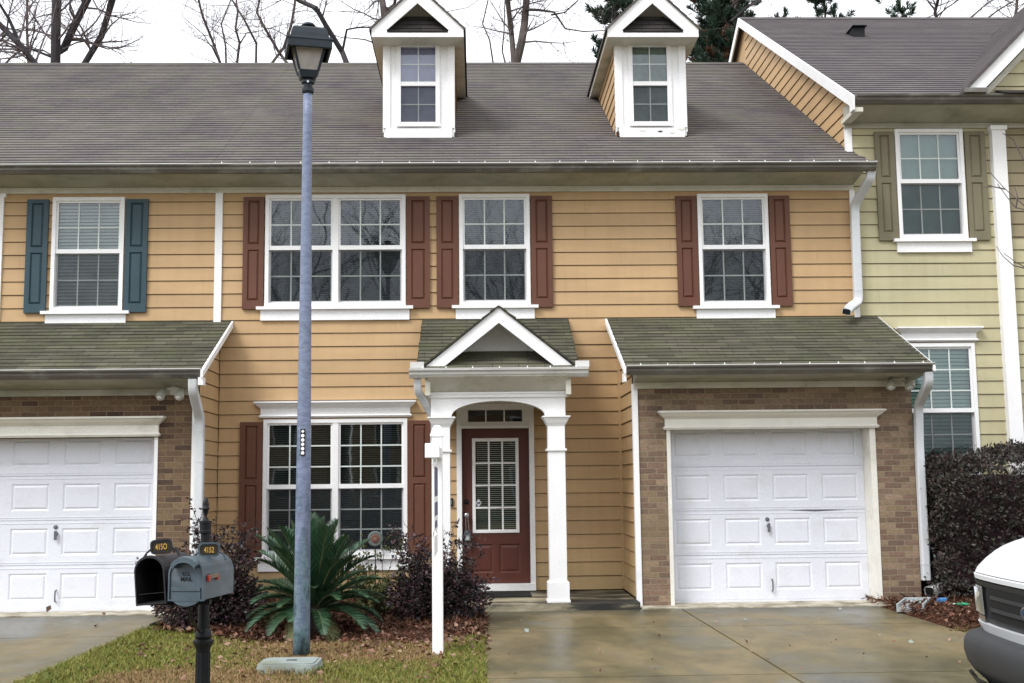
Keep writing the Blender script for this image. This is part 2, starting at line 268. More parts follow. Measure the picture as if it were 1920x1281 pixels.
# ---------------------------------------------------------------- mesh helpers
class MB:
    def __init__(s): s.v = []; s.f = []; s.uv = []; s.m = []; s.ms = []; s.cur = 0
    def mat(s, name):
        if name not in s.ms: s.ms.append(name)
        s.cur = s.ms.index(name); return s
    def poly(s, pts, uv=None):
        n = len(s.v); s.v += [tuple(p) for p in pts]; s.f.append(tuple(range(n, n+len(pts)))); s.uv.append(uv or [(0, 0)]*len(pts)); s.m.append(s.cur)
    def box(s, x0, x1, y0, y1, z0, z1):
        s.frus(x0, x1, y0, y1, z0, x0, x1, y0, y1, z1)
    def frus(s, a0, a1, b0, b1, z0, c0, c1, d0, d1, z1):
        n = len(s.v); s.v += [(a0, b0, z0), (a1, b0, z0), (a1, b1, z0), (a0, b1, z0), (c0, d0, z1), (c1, d0, z1), (c1, d1, z1), (c0, d1, z1)]
        for q in ((3, 2, 1, 0), (4, 5, 6, 7), (0, 1, 5, 4), (1, 2, 6, 5), (2, 3, 7, 6), (3, 0, 4, 7)):
            s.f.append(tuple(n+i for i in q)); s.uv.append([(0, 0)]*4); s.m.append(s.cur)
    def obox(s, c, ax, ay, az, hx, hy, hz):
        n = len(s.v); c = Vector(c); ax = Vector(ax).normalized()*hx; ay = Vector(ay).normalized()*hy; az = Vector(az).normalized()*hz
        for k in ((-1, -1, -1), (1, -1, -1), (1, 1, -1), (-1, 1, -1), (-1, -1, 1), (1, -1, 1), (1, 1, 1), (-1, 1, 1)):
            s.v.append(tuple(c+ax*k[0]+ay*k[1]+az*k[2]))
        for q in ((3, 2, 1, 0), (4, 5, 6, 7), (0, 1, 5, 4), (1, 2, 6, 5), (2, 3, 7, 6), (3, 0, 4, 7)):
            s.f.append(tuple(n+i for i in q)); s.uv.append([(0, 0)]*4); s.m.append(s.cur)
    def bar(s, a, b, w, h, up=(0, 0, 1)):
        a = Vector(a); b = Vector(b); d = b-a; u = Vector(up); r = d.cross(u).normalized(); u = r.cross(d).normalized()
        s.obox((a+b)/2, d, r, u, d.length/2, w/2, h/2)
    def prism(s, pts, y0, y1):   # pts (x, z) extruded along y
        n = len(pts); s.poly([(x, y0, z) for x, z in pts]); s.poly([(x, y1, z) for x, z in reversed(pts)])
        for i in range(n):
            a, b = pts[i], pts[(i+1) % n]; s.poly([(b[0], y0, b[1]), (a[0], y0, a[1]), (a[0], y1, a[1]), (b[0], y1, b[1])])
    def prismx(s, pts, x0, x1):  # pts (y, z) extruded along x
        n = len(pts); s.poly([(x0, y, z) for y, z in pts]); s.poly([(x1, y, z) for y, z in reversed(pts)])
        for i in range(n):
            a, b = pts[i], pts[(i+1) % n]; s.poly([(x0, b[0], b[1]), (x0, a[0], a[1]), (x1, a[0], a[1]), (x1, b[0], b[1])])
    def tube(s, pts, rad, n=6, sq=None, cap=True, ref=None):
        pts = [Vector(p) for p in pts]; rings = []
        if not hasattr(rad, '__len__'): rad = [rad]*len(pts)
        pr = None
        for i, p in enumerate(pts):
            d = (pts[min(i+1, len(pts)-1)]-pts[max(i-1, 0)]).normalized()
            if pr is None:
                u = Vector(ref) if ref else (Vector((0, 0, 1)) if abs(d.z) < .9 else Vector((1, 0, 0)))
            else: u = pr
            u = (u-d*u.dot(d)).normalized(); w = d.cross(u); pr = u; ring = []
            for k in range(n):
                a = 2*math.pi*(k+.5)/n; c, q = math.cos(a), math.sin(a)
                if sq: c = math.copysign(abs(c)**.35, c)*sq[0]; q = math.copysign(abs(q)**.35, q)*sq[1]
                ring.append(len(s.v)); s.v.append(tuple(p+(u*c+w*q)*rad[i]))
            rings.append(ring)
        for a, b in zip(rings, rings[1:]):
            for k in range(n):
                s.f.append((a[k], a[(k+1) % n], b[(k+1) % n], b[k])); s.uv.append([(0, 0)]*4); s.m.append(s.cur)
        if cap:
            for r in (rings[0][::-1], rings[-1]): s.f.append(tuple(r)); s.uv.append([(0, 0)]*n); s.m.append(s.cur)
    def lathe(s, prof, c=(0, 0, 0), n=24, axis='z'):
        rings = []
        for r, z in prof:
            ring = []
            for k in range(n):
                a = 2*math.pi*k/n; x, y = r*math.cos(a), r*math.sin(a)
                p = (c[0]+x, c[1]+y, c[2]+z) if axis == 'z' else ((c[0]+x, c[1]+z, c[2]+y) if axis == 'y' else (c[0]+z, c[1]+x, c[2]+y))
                ring.append(len(s.v)); s.v.append(p)
            rings.append(ring)
        for a, b in zip(rings, rings[1:]):
            for k in range(n): s.f.append((a[k], a[(k+1) % n], b[(k+1) % n], b[k])); s.uv.append([(0, 0)]*4); s.m.append(s.cur)
        for r in (rings[0][::-1], rings[-1]): s.f.append(tuple(r)); s.uv.append([(0, 0)]*n); s.m.append(s.cur)
    def lap(s, O, U, V, N, v0, v1, exp, ivf, cuts=(), t=.014, slot=.009, rec=.016, uvs=True):
        O, U, V, N = map(Vector, (O, U, V, N)); P = lambda u, v, d: O+U*u+V*v+N*d
        a = v0
        while a < v1-1e-6:
            b = min(a+exp, v1); ks = [a]+sorted(c for c in cuts if a+1e-4 < c < b-1e-4)+[b]
            if slot and b == a+exp: ks.insert(-1, b-slot) if b-slot > ks[-2]+1e-4 else None
            for p, q in zip(ks, ks[1:]):
                sl_ = slot and q == b and p >= b-slot-1e-6 and b == a+exp
                dp, dq = (t*(1-(p-a)/exp), t*(1-(q-a)/exp)) if not sl_ else (-rec, -rec)
                A = ivf(p+1e-4); B = ivf(q-1e-4)
                for (l0, r0), (l1, r1) in zip(A, B):
                    s.poly([P(l0, p, dp), P(r0, p, dp), P(r1, q, dq), P(l1, q, dq)], [(l0, p), (r0, p), (r1, q), (l1, q)])
                    if p == a: s.poly([P(l0, p, -rec if slot else 0), P(r0, p, -rec if slot else 0), P(r0, p, t), P(l0, p, t)], [(l0, p)]*4)
            a = b
    def build(s, name, mat=None, parent=None, smooth=False, label=None, bevel=0):
        me = bpy.data.meshes.new(name); me.from_pydata(s.v, [], s.f)
        if any(any(u != (0, 0) for u in q) for q in s.uv):
            l = me.uv_layers.new(name='UVMap'); l.data.foreach_set('uv', np.array([c for q in s.uv for u in q for c in u], 'f'))
        for m in (s.ms if s.ms else [mat]): me.materials.append(MATS[m])
        if s.ms: me.polygons.foreach_set('material_index', s.m)
        if smooth: me.polygons.foreach_set('use_smooth', [True]*len(s.f))
        me.update(); return link(name, me, parent, label, bevel)
def link(name, me, parent=None, label=None, bevel=0):
    o = bpy.data.objects.new(name, me); COL.objects.link(o)
    if parent is not None:
        o.parent = parent
        if parent.type == 'EMPTY': o.location = -Vector(parent.location)
    if label: o['label'] = label
    if bevel:
        b = o.modifiers.new('bevel', 'BEVEL'); b.width = bevel; b.segments = 2; b.limit_method = 'ANGLE'
    return o
def thing(name, label, cat, loc, group=None):
    o = bpy.data.objects.new(name, None); COL.objects.link(o); o.location = loc; o.empty_display_size = .2
    o['label'] = label; o['category'] = cat
    if group: o['group'] = group
    return o
def tag(o, label, cat, group=None, kind=None):
    if label: o['label'] = label
    if cat: o['category'] = cat
    if group: o['group'] = group
    if kind: o['kind'] = kind
    return o
def fast_mesh(name, V, Fc, mats, parent=None, mi=None, smooth=False):
    me = bpy.data.meshes.new(name); k = Fc.shape[1]
    me.vertices.add(len(V)); me.vertices.foreach_set('co', np.ascontiguousarray(V, 'f').ravel())
    me.loops.add(Fc.size); me.loops.foreach_set('vertex_index', np.ascontiguousarray(Fc, 'i').ravel())
    me.polygons.add(len(Fc)); me.polygons.foreach_set('loop_start', np.arange(0, Fc.size, k, dtype='i')); me.polygons.foreach_set('loop_total', np.full(len(Fc), k, 'i'))
    for m in mats: me.materials.append(MATS[m])
    if mi is not None: me.polygons.foreach_set('material_index', np.ascontiguousarray(mi, 'i'))
    me.update(calc_edges=True); me.validate()
    return link(name, me, parent)
def leaves(P, size, name, mats, parent=None, D=None, ratio=.5, mi=None, droop=0, fold=.25):
    """leaf-sized folded quads at points P; D optional leaf axis"""
    n = len(P); D = rng.normal(size=(n, 3)) if D is None else D+rng.normal(size=(n, 3))*.35
    D[:, 2] -= droop; D /= np.linalg.norm(D, axis=1)[:, None]
    R = np.cross(D, rng.normal(size=(n, 3))); R /= np.linalg.norm(R, axis=1)[:, None]; N = np.cross(D, R)
    sz = (size*rng.uniform(.6, 1.3, n))[:, None] if not hasattr(size, 'shape') else size[:, None]
    a = P; c = P+D*sz; b = P+D*sz*.5+R*sz*ratio*.5+N*sz*fold*.3; d = P+D*sz*.5-R*sz*ratio*.5+N*sz*fold*.3
    V = np.stack([a, b, c, d], 1).reshape(-1, 3); Fc = np.arange(4*n).reshape(n, 4)
    tri = np.concatenate([Fc[:, [0, 1, 2]], Fc[:, [0, 2, 3]]]); m2 = None if mi is None else np.concatenate([mi, mi])
    return fast_mesh(name, V, tri, mats, parent, m2)
def rect_ivf(x0, x1, holes):
    def f(z):
        iv = [(x0, x1)]
        for h in holes:
            if h[2] < z < h[3]:
                nx = []
                for a, b in iv:
                    if h[1] <= a or h[0] >= b: nx.append((a, b)); continue
                    if h[0] > a: nx.append((a, h[0]))
                    if h[1] < b: nx.append((h[1], b))
                iv = nx
        return iv
    return f
def hole_face(mb, x0, x1, z0, z1, y, holes):
    zs = sorted({z0, z1, *[h[2] for h in holes], *[h[3] for h in holes]}); f = rect_ivf(x0, x1, holes)
    for a, b in zip(zs, zs[1:]):
        for l, r in f((a+b)/2): mb.poly([(l, y, a), (r, y, a), (r, y, b), (l, y, b)])
def ring(mb, r0, y0, r1, y1):
    (a, b, c, d), (e, f, g, h) = r0, r1
    o = [(a, y0, c), (b, y0, c), (b, y0, d), (a, y0, d)]; i = [(e, y1, g), (f, y1, g), (f, y1, h), (e, y1, h)]
    for k in range(4): mb.poly([o[k], o[(k+1) % 4], i[(k+1) % 4], i[k]])
def panelled(mb, x0, x1, z0, z1, y, rects, dep=.014, w=.022, w2=.035, thick=.03, raise_=.8):
    hole_face(mb, x0, x1, z0, z1, y, rects)
    for r in rects:
        a, b, c, d = r; r1 = (a+w, b-w, c+w, d-w); r2 = (a+w+w2, b-w-w2, c+w+w2, d-w-w2)
        ring(mb, r, y, r1, y+dep); ring(mb, r1, y+dep, r2, y+dep*(1-raise_)); yy = y+dep*(1-raise_)
        mb.poly([(r2[0], yy, r2[2]), (r2[1], yy, r2[2]), (r2[1], yy, r2[3]), (r2[0], yy, r2[3])])
    ring(mb, (x0, x1, z0, z1), y, (x0, x1, z0, z1), y+thick)
# ---------------------------------------------------------------- house parts
def window(par, x0, x1, z0, z1, y, units=1, cols=3, rows=2, zr=None, blind='blind_dim', pitch=.028, tilt=.55, sill=True, screen=True, label=None, sw=.10, apron=.14, blind_to=0, raise_b=0):
    """white double hung window: casing and sashes are the window, glass, blind, screen and sill its own parts"""
    c = .048; mb = MB(); zr = zr or (z0+z1)/2+.02
    f = y-.038; ring(mb, (x0, x1, z0, z1), y+.01, (x0, x1, z0, z1), f); hole_face(mb, x0, x1, z0, z1, f, [(x0+c, x1-c, z0+c, z1-c)])
    ring(mb, (x0+c, x1-c, z0+c, z1-c), f, (x0+c, x1-c, z0+c, z1-c), y+.06)
    L = x0+c; Rr = x1-c; mw = .075; uw = (Rr-L-mw*(units-1))/units
    gl = MB(); bl = MB(); sc = MB(); mb2 = MB()
    for u in range(units):
        a = L+u*(uw+mw); b = a+uw
        if u: mb.box(a-mw, a, f+.006, y+.06, z0+c, z1-c)
        s = .026
        # upper sash, lower sash
        for lo, hi, yy in ((zr, z1-c, y-.012), (z0+c, zr+.03, y+.018)):
            top = hi-s; bot = lo+(.05 if lo == zr else .032)
            if lo != zr: top = hi-.055
            bot = lo+.0 if lo == zr else bot
            ring(mb, (a, b, lo, hi), yy, (a+s, b-s, bot+(.008 if lo == zr else 0), top), yy); ring(mb, (a+s, b-s, bot+(.008 if lo == zr else 0), top), yy, (a+s, b-s, bot+(.008 if lo == zr else 0), top), yy+.02)
            gl.poly([(a+s, yy+.016, bot), (b-s, yy+.016, bot), (b-s, yy+.016, top), (a+s, yy+.016, top)])
            g = .009
            for k in range(1, cols):
                xm = a+s+(b-a-2*s)*k/cols; mb2.box(xm-g, xm+g, yy+.006, yy+.014, bot, top)
            for k in range(1, rows):
                zm = bot+(top-bot)*k/rows; mb2.box(a+s, b-s, yy+.0075, yy+.0125, zm-g, zm+g)
        mb.box(a, b, y-.022, y+.01, zr-.012, zr+.045)       # meeting rail
        if screen:
            sc.poly([(a+.012, y-.006, z0+c+.02), (b-.012, y-.006, z0+c+.02), (b-.012, y-.006, zr-.01), (a+.012, y-.006, zr-.01)])
        z = z1-c-.02; bb = z0+c+.01+raise_b
        while z > bb:
            jt = tilt+random.uniform(-.03, .03); h = pitch*.62
            bl.poly([(a+.01, y+.075-h*math.cos(jt), z-h*math.sin(jt)), (b-.01, y+.075-h*math.cos(jt), z-h*math.sin(jt)), (b-.01, y+.075+h*math.cos(jt)*.6, z+h*math.sin(jt)), (a+.01, y+.075+h*math.cos(jt)*.6, z+h*math.sin(jt))])
            z -= pitch
    mb2.mat('muntin_white'); n0 = len(mb.v)
    # dark room behind
    rm = MB(); ring(rm, (x0+c, x1-c, z0+c, z1-c), y+.06, (x0, x1, z0, z1), y+.5); rm.poly([(x0, y+.5, z0), (x1, y+.5, z0), (x1, y+.5, z1), (x0, y+.5, z1)])
    w = mb.build('window', 'trim_white', par, label=label)
    mb2.ms = []; mb2.build('muntins', 'muntin_white', w); gl.build('glass_pane', 'glass', w)
    if bl.v: bl.build('blind', blind, w)
    if screen: sc.build('insect_screen', 'insect_screen', w)
    rm.build('room_interior', 'room_dark', w)
    if sill:
        sb = MB(); sb.box(x0-sw, x1+sw, y-.085, y, z0-.042, z0-.002); sb.box(x0-sw+.05, x1+sw-.05, y-.04, y, z0-.042-apron, z0-.0425)
        sb.build('sill', 'trim_white', w)
    return w
def shutter(par, x0, x1, z0, z1, y, mat, label=None):
    mb = MB(); m = z0+(z1-z0)*.55; e = .062
    panelled(mb, x0, x1, z0, z1, y-.045, [(x0+e, x1-e, z0+.11, m-.035), (x0+e, x1-e, m+.035, z1-.05)], .018, .012, .02, .04, .9)
    o = mb.build('shutter', mat, par, label=label)
    return o
def crown(mb, x0, x1, z0, z1, y, over=.075):
    """entablature over an opening: bead, frieze, flared crown"""
    h = z1-z0
    mb.frus(x0-.01, x1+.01, y-.05, y, z0, x0-.025, x1+.025, y-.065, y, z0+h*.10); mb.frus(x0-.025, x1+.025, y-.065, y, z0+h*.101, x0-.003, x1+.003, y-.045, y, z0+h*.2)
    mb.box(x0, x1, y-.04, y, z0+h*.201, z0+h*.58)
    a = over
    mb.frus(x0, x1, y-.045, y, z0+h*.581, x0-a*.45, x1+a*.45, y-.045-a*.45, y, z0+h*.72)
    mb.frus(x0-a*.5, x1+a*.5, y-.05-a*.5, y, z0+h*.721, x0-a*.9, x1+a*.9, y-.05-a*.9, y, z0+h*.9)
    mb.box(x0-a, x1+a, y-.06-a, y, z0+h*.901, z1)
def gutter(par, x0, x1, yf, zt, h=.10, mat='gutter_dark', lip='gutter_white', clips=None, label=None, d=.13):
    mb = MB(); p = [(yf, zt), (yf, zt-.014), (yf+.028, zt-.035), (yf+.032, zt-.06), (yf+.07, zt-h), (yf+d, zt-h), (yf+d, zt-.002), (yf+d-.006, zt-.002), (yf+d-.006, zt-h+.01), (yf+.075, zt-h+.01), (yf+.04, zt-.055), (yf+.02, zt-.014), (yf+.02, zt)]
    mb.prismx(p, x0, x1); g = mb.build('gutter', mat, par, label=label)
    lp = MB(); lp.box(x0-.002, x1+.002, yf-.004, yf+.022, zt+.0005, zt+.010); lp.prismx([(yf+.002, zt), (yf+.07, zt-h+.004), (yf+d-.004, zt-h+.004), (yf+d-.004, zt-.004)], x0-.003, x0+.001); lp.prismx([(yf+.002, zt), (yf+.07, zt-h+.004), (yf+d-.004, zt-h+.004), (yf+d-.004, zt-.004)], x1-.001, x1+.003)
    lp.build('gutter_lip', lip, g)
    if clips:
        x = x0+.15
        while x < x1:
            j = random.uniform(-.012, .012); cl = MB(); cl.poly([(x-.006+j, yf-.003, zt+.010), (x+.008+j, yf-.003, zt+.010), (x+j+random.uniform(-.006, .006), yf+.008, zt+.034)]); cl.box(x-.004+j, x+.004+j, yf, yf+.018, zt+.0105, zt+.02)
            x += clips*random.uniform(.93, 1.07); cl.build('light_clip', 'white_vinyl', g)
    return g
def cornice(par, x0, x1, yw, zw, yg, zg, fr=.07, mat='cornice_paint', frmat='soffit_paint'):
    mb = MB(); zt = zg+.01
    mb.prismx([(yw-.032, zw+fr+.006), (yg, zg), (yg, zt+.03), (yw, zt+.1), (yw, zw+fr+.006)], x0, x1); o = mb.build('cornice', mat, par)
    m2 = MB(); m2.box(x0, x1, yw-.035, yw-.002, zw, zw+fr); m2.box(x0, x1, yw-.045, yw-.036, zw+fr-.018, zw+fr+.004); m2.build('frieze_board', frmat, o)
def downspout(par, pts, mat='downspout_white', w=.038, d=.028, hole=None, ref=(1, 0, 0)):
    # round the corners
    P = [Vector(p) for p in pts]; out = [P[0]]
    for i in range(1, len(P)-1):
        a, b, c = P[i-1], P[i], P[i+1]; r = min(.09, (a-b).length*.45, (c-b).length*.45); p0 = b+(a-b).normalized()*r; p1 = b+(c-b).normalized()*r
        for k in range(6): t = k/5; out.append(p0*(1-t)**2+b*2*t*(1-t)+p1*t*t)
    out.append(P[-1]); mb = MB(); mb.tube(out, 1.0, 12, (w, d), ref=ref)
    o = mb.build('downspout', mat, par)
    st = MB()
    for i in range(len(P)-1):
        if (P[i+1]-P[i]).length > .8:
            for t in (.12, .88):
                q = P[i].lerp(P[i+1], t); st.tube([q-Vector((0, 0, .012)), q+Vector((0, 0, .012))], 1.0, 12, (w+.003, d+.003), ref=ref)
    if st.v: st.build('strap', mat, o)
    if hole:
        hb = MB(); q = out[-1]; dd = (out[-1]-out[-2]).normalized(); hb.tube([q+dd*.001, q+dd*.004], 1.0, 12, (w*.86, d*.86), ref=ref); hb.build('outlet', 'black_hole', o)
    return o
def roof_slope(par, x0, x1, ye, ze, yr, zr, mat, name='roof', exp=.142, t=.009, thick=.03, jag=None, label=None):
    L = math.hypot(yr-ye, zr-ze); V = Vector((0, (yr-ye)/L, (zr-ze)/L)); N = Vector((0, -V.z, V.y)); mb = MB()
    mb.lap((0, ye, ze), (1, 0, 0), V, N, 0, L, exp, jag or (lambda v: [(x0, x1)]), (), t, .006, .007)
    a = Vector((0, ye, ze)); b = Vector((0, yr, zr))
    for q in (0,):
        u = [(x0, 0, 0), (x1, 0, 0)]
        P = lambda x, p, d: (x, (p+N*d).y, (p+N*d).z)
        mb.poly([P(x0, a, -thick), P(x1, a, -thick), P(x1, b, -thick), P(x0, b, -thick)])
        mb.poly([P(x0, a, .006), P(x0, b, .006), P(x0, b, -thick), P(x0, a, -thick)]); mb.poly([P(x1, a, .006), P(x1, b, .006), P(x1, b, -thick), P(x1, a, -thick)])
        mb.poly([P(x0, a, 0), P(x1, a, 0), P(x1, a, -thick), P(x0, a, -thick)])
    return mb.build(name, mat, par, label=label)
Y0 = 15.7; EX = .1767; ZB = .115
def wall_siding(par, x0, x1, y, z0, z1, holes, mat, ivf=None, name='siding_wall', label=None):
    mb = MB(); n0 = math.floor((z0-ZB)/EX+1e-6); base = ZB+n0*EX
    mb.lap((0, y, 0), (1, 0, 0), (0, 0, 1), (0, -1, 0), base, z1, EX, ivf or rect_ivf(x0, x1, holes), [h[2] for h in holes]+[h[3] for h in holes])
    return mb.build(name, mat, par, label=label)
def side_siding(par, X, sgn, y0, y1, z0, z1f, mat, name='siding_wall', cuts=()):
    """wall on a plane X = const, seen from side sgn; z1f(y) top limit given as line (ya, za, yb, zb)"""
    mb = MB(); n0 = math.floor((z0-ZB)/EX+1e-6); base = ZB+n0*EX; ya, za, yb, zb = z1f
    def ivf(z):
        lo, hi = y0, y1
        if abs(zb-za) > 1e-6:
            yc = ya+(z-za)*(yb-ya)/(zb-za)
            if z > za: lo = max(lo, yc) if yb > ya else lo
        if lo >= hi: lo = hi-1e-3
        return [(lo, hi)]
    mb.lap((X, 0, 0), (0, 1, 0), (0, 0, 1), (sgn, 0, 0), base, max(za, zb), EX, ivf)
    return mb.build(name, mat, par)
def garage_door(par, x0, x1, z0, z1, y, label, handles):
    root = None; n = 4; h = (z1-z0)/n; mb = MB()
    for k in range(n):
        a = z0+k*h+.004; b = z0+(k+1)*h-.004; w = (x1-x0)/4; rs = []
        for j in range(4):
            c = x0+w*(j+.5); rs.append((c-w*.37, c+w*.37, a+h*.21, b-h*.17))
        panelled(mb, x0, x1, a, b, y, rs, .011, .020, .022, .03, .95)
        if k: mb.box(x0, x1, y+.012, y+.02, a-.009, a+.001)
        if k: mb.box(x0, x1, y-.004, y+.001, a+.028, a+.036)
        mb.box(x0, x1, y-.004, y+.001, b-.036, b-.028)
    mb.poly([(x0, y+.03, z0), (x1, y+.03, z0), (x1, y+.03, z1), (x0, y+.03, z1)])
    d = mb.build('garage_door', 'garage_paint', par, label=label)
    s = MB(); s.box(x0, x1, y-.006, y+.028, z0-.045, z0+.002); s.build('bottom_seal', 'garage_paint', d)
    hx, hz1, hz2 = handles; k = MB(); k.lathe([(.026, 0), (.026, -.008), (.012, -.012)], (hx-.01, y-.001, hz1+.08), 14, 'y'); k.lathe([(.022, 0), (.02, -.014), (.012, -.03)], (hx, y-.001, hz1), 14, 'y'); k.obox((hx, y-.035, hz1-.02), (1, 0, .0), (0, 1, 0), (0, 0, 1), .016, .007, .055)
    k.build('lock_handle', 'dull_steel', d)
    k = MB(); k.tube([(hx+.02, y, hz2+.07), (hx+.02, y-.04, hz2+.06), (hx+.02, y-.045, hz2), (hx+.02, y-.04, hz2-.06), (hx+.02, y, hz2-.07)], .009, 8); k.build('lift_handle', 'dull_steel', d)
    return d
def flood(par, c):
    o = MB(); o.lathe([(.055, 0), (.055, -.02), (.03, -.03)], c, 16, 'y'); o.tube([(c[0]-.09, c[1]-.04, c[2]+.02), (c[0]+.09, c[1]-.04, c[2]+.02)], .013, 8)
    f = o.build('security_light', 'soffit_paint', par)
    for dx, tx in ((-.10, -.5), (.10, -.1)):
        m = MB(); a = Vector((c[0]+dx, c[1]-.04, c[2]+.03)); d = Vector((tx*.4, -.55, -.75)).normalized()
        m.tube([a, a+d*.05, a+d*.09, a+d*.15, a+d*.155], [.022, .035, .05, .058, .05], 14); m.build('lamp_head', 'cornice_paint', f, smooth=True)
        m = MB(); m.tube([a+d*.14, a+d*.175], [.045, .03], 12); m.build('bulb', 'gutter_white', f, smooth=True)
# ================================================================ SETTING
def sheet(name, x0, x1, y0, y1, z, mat, thick=0):
    mb = MB()
    if thick: mb.box(x0, x1, y0, y1, z-thick, z)
    else: mb.poly([(x0, y0, z), (x1, y0, z), (x1, y1, z), (x0, y1, z)])
    return tag(mb.build(name, mat), None, None, kind='structure')
sheet('ground', -400, 400, -400, 700, -.17, 'lawn_soil')
sheet('street', -60, 60, .2, 7.2, -.12, 'asphalt', .04)
sheet('kerb', -60, 60, 7.2, 7.36, .0, 'concrete_pale', .16)
sheet('lawn', -60, 60, 7.36, 80, .0, 'lawn_soil', .16)
def driveway(name, x0, x1, y0, y1, z, joints_x=(), joints_y=()):
    mb = MB(); mb.mat('concrete_wet'); xs = [x0]+list(joints_x)+[x1]; ys = [y0]+list(joints_y)+[y1]; g = .011
    for a, b in zip(xs, xs[1:]):
        for c, d in zip(ys, ys[1:]):
            mb.frus(a+g*(a != x0), b-g*(b != x1), c+g*(c != y0), d-g*(d != y1), z-.05, a+g*(a != x0), b-g*(b != x1), c+g*(c != y0), d-g*(d != y1), z)
    mb.mat('black_hole'); mb.poly([(x0+.01, y0+.01, z-.014), (x1-.01, y0+.01, z-.014), (x1-.01, y1-.01, z-.014), (x0+.01, y1-.01, z-.014)])
    return tag(mb.build(name), None, None, kind='structure')
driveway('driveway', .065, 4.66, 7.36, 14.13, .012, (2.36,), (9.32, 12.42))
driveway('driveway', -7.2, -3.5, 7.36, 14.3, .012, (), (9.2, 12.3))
def apron(x0, x1, y0, y1, z): sheet('garage_apron', x0, x1, y0, y1, z, 'concrete_pale', .06)
apron(1.9, 4.88, 14.135, 14.80, .024); apron(-6.5, -3.6, 14.305, 14.95, .022)
def bed(name, outline, z):
    mb = MB(); cx = sum(p[0] for p in outline)/len(outline); cy = sum(p[1] for p in outline)/len(outline); n = len(outline)
    # a low mound with rings
    rings = []
    for k in range(7):
        t = k/6; rings.append([(p[0]+(cx-p[0])*t, p[1]+(cy-p[1])*t, .004+(z+random.uniform(-.008, .008)*(k < 6))*math.sin(min(1, t*2.5)*math.pi/2)) for p in outline])
    for a, b in zip(rings, rings[1:]):
        for i in range(n): mb.poly([a[i], a[(i+1) % n], b[(i+1) % n], b[i]])
    return tag(mb.build(name, 'mulch'), None, None, kind='structure')
BED = [(.055, 15.69), (.055, 11.75)]+[(x, 11.78+.22*math.sin(x*1.7)+.10*math.sin(x*4.1)+max(0, -x-2.2)*.9) for x in np.linspace(-.15, -3.1, 16)]+[(-3.32, 13.6), (-3.32, 15.69)]
bed('mulch_bed', BED, .05)
BEDR = [(4.665, 14.6), (4.665, 13.0), (4.7, 12.0)]+[(4.95+k*.45, 11.75+.25*math.sin(k*1.3)) for k in range(10)]+[(9.6, 15.69), (5.35, 15.69)]
bed('mulch_bed', BEDR, .06)
sl_ = MB(); sl_.box(-.62, 1.885, 14.12, 15.69, 0, .10); tag(sl_.build('porch_slab', 'concrete_stained', bevel=.012), None, None, kind='structure')
# ================================================================ MIDDLE TOWNHOUSE
H = thing('townhouse', 'middle tan townhouse with red shutters, two white dormers and a columned front door', 'townhouse', (0.85, Y0, 0), 'attached townhouses in a row')
HOLES = [(-2.75, -.94, 3.84, 5.30), (-.19, .71, 3.84, 5.30), (3.00, 3.91, 3.81, 5.29), (-2.74, -.92, .60, 2.34), (-.24, .73, .10, 2.50)]
wall_siding(H, -3.34, 5.06, Y0, .115, 5.37, HOLES, 'siding_tan')
b_ = MB(); b_.box(-3.33, 5.05, Y0+.6, Y0+11.6, 0, 5.4); b_.box(-3.33, 5.05, Y0+.015, Y0+.02, 5.36, 5.6); b_.build('house_body', 'siding_tan', H)
window(H, -2.77, -.92, 3.82, 5.32, Y0, 2, label='wide double window upstairs with white sill')
window(H, -.21, .73, 3.82, 5.32, Y0)
window(H, 2.98, 3.93, 3.79, 5.31, Y0, tilt=.75)
window(H, -2.76, -.90, .58, 2.34, Y0, 2, rows=3, zr=1.455, label='wide double window downstairs under a moulded header')
for (a, b, c, d) in ((-3.06, -2.785, 3.79, 5.29), (-.905, -.60, 3.79, 5.29), (-.51, -.225, 3.79, 5.29), (.745, 1.03, 3.79, 5.29), (2.69, 2.965, 3.79, 5.28), (3.945, 4.22, 3.78, 5.28), (-3.06, -2.775, .58, 2.31), (-.885, -.595, .58, 2.31)):
    shutter(H, a, b, c, d, Y0, 'shutter_red')
m = MB(); crown(m, -2.80, -.86, 2.36, 2.57, Y0); m.build('window_header', 'trim_white', H)
# corner boards
m = MB(); m.box(-3.43, -3.335, Y0-.035, Y0+.01, 3.6, 5.35); m.build('corner_board', 'trim_white', H)
m = MB(); m.box(5.045, 5.115, Y0-.032, Y0+.01, 3.55, 5.35); m.build('corner_board', 'trim_white', H)
cornice(H, -3.36, 5.10, Y0, 5.35, 15.22, 5.495)
gutter(H, -3.37, 5.24, 15.08, 5.585, clips=.335)
RS = (9.26-5.59)/(21.6-15.17)
def jag(v):
    y = 15.17+v*math.cos(math.atan(RS)); 
    return [(-3.385, 5.07 if y > 15.72 else (5.20 if y < 15.45 else 5.14))]
roof_slope(H, -3.385, 5.07, 15.17, 5.59, 21.6, 9.26, 'roof_main', jag=jag)
m = MB(); m.poly([(-3.385, 21.6, 9.262), (5.05, 21.6, 9.262), (5.05, 28, 5.6), (-3.385, 28, 5.6)]); m.prismx([(21.45, 9.19), (21.6, 9.285), (21.75, 9.19)], -3.385, 5.05); m.build('ridge_and_back_slope', 'roof_main', H)
def zroof(y): return 5.59+(y-15.17)*RS
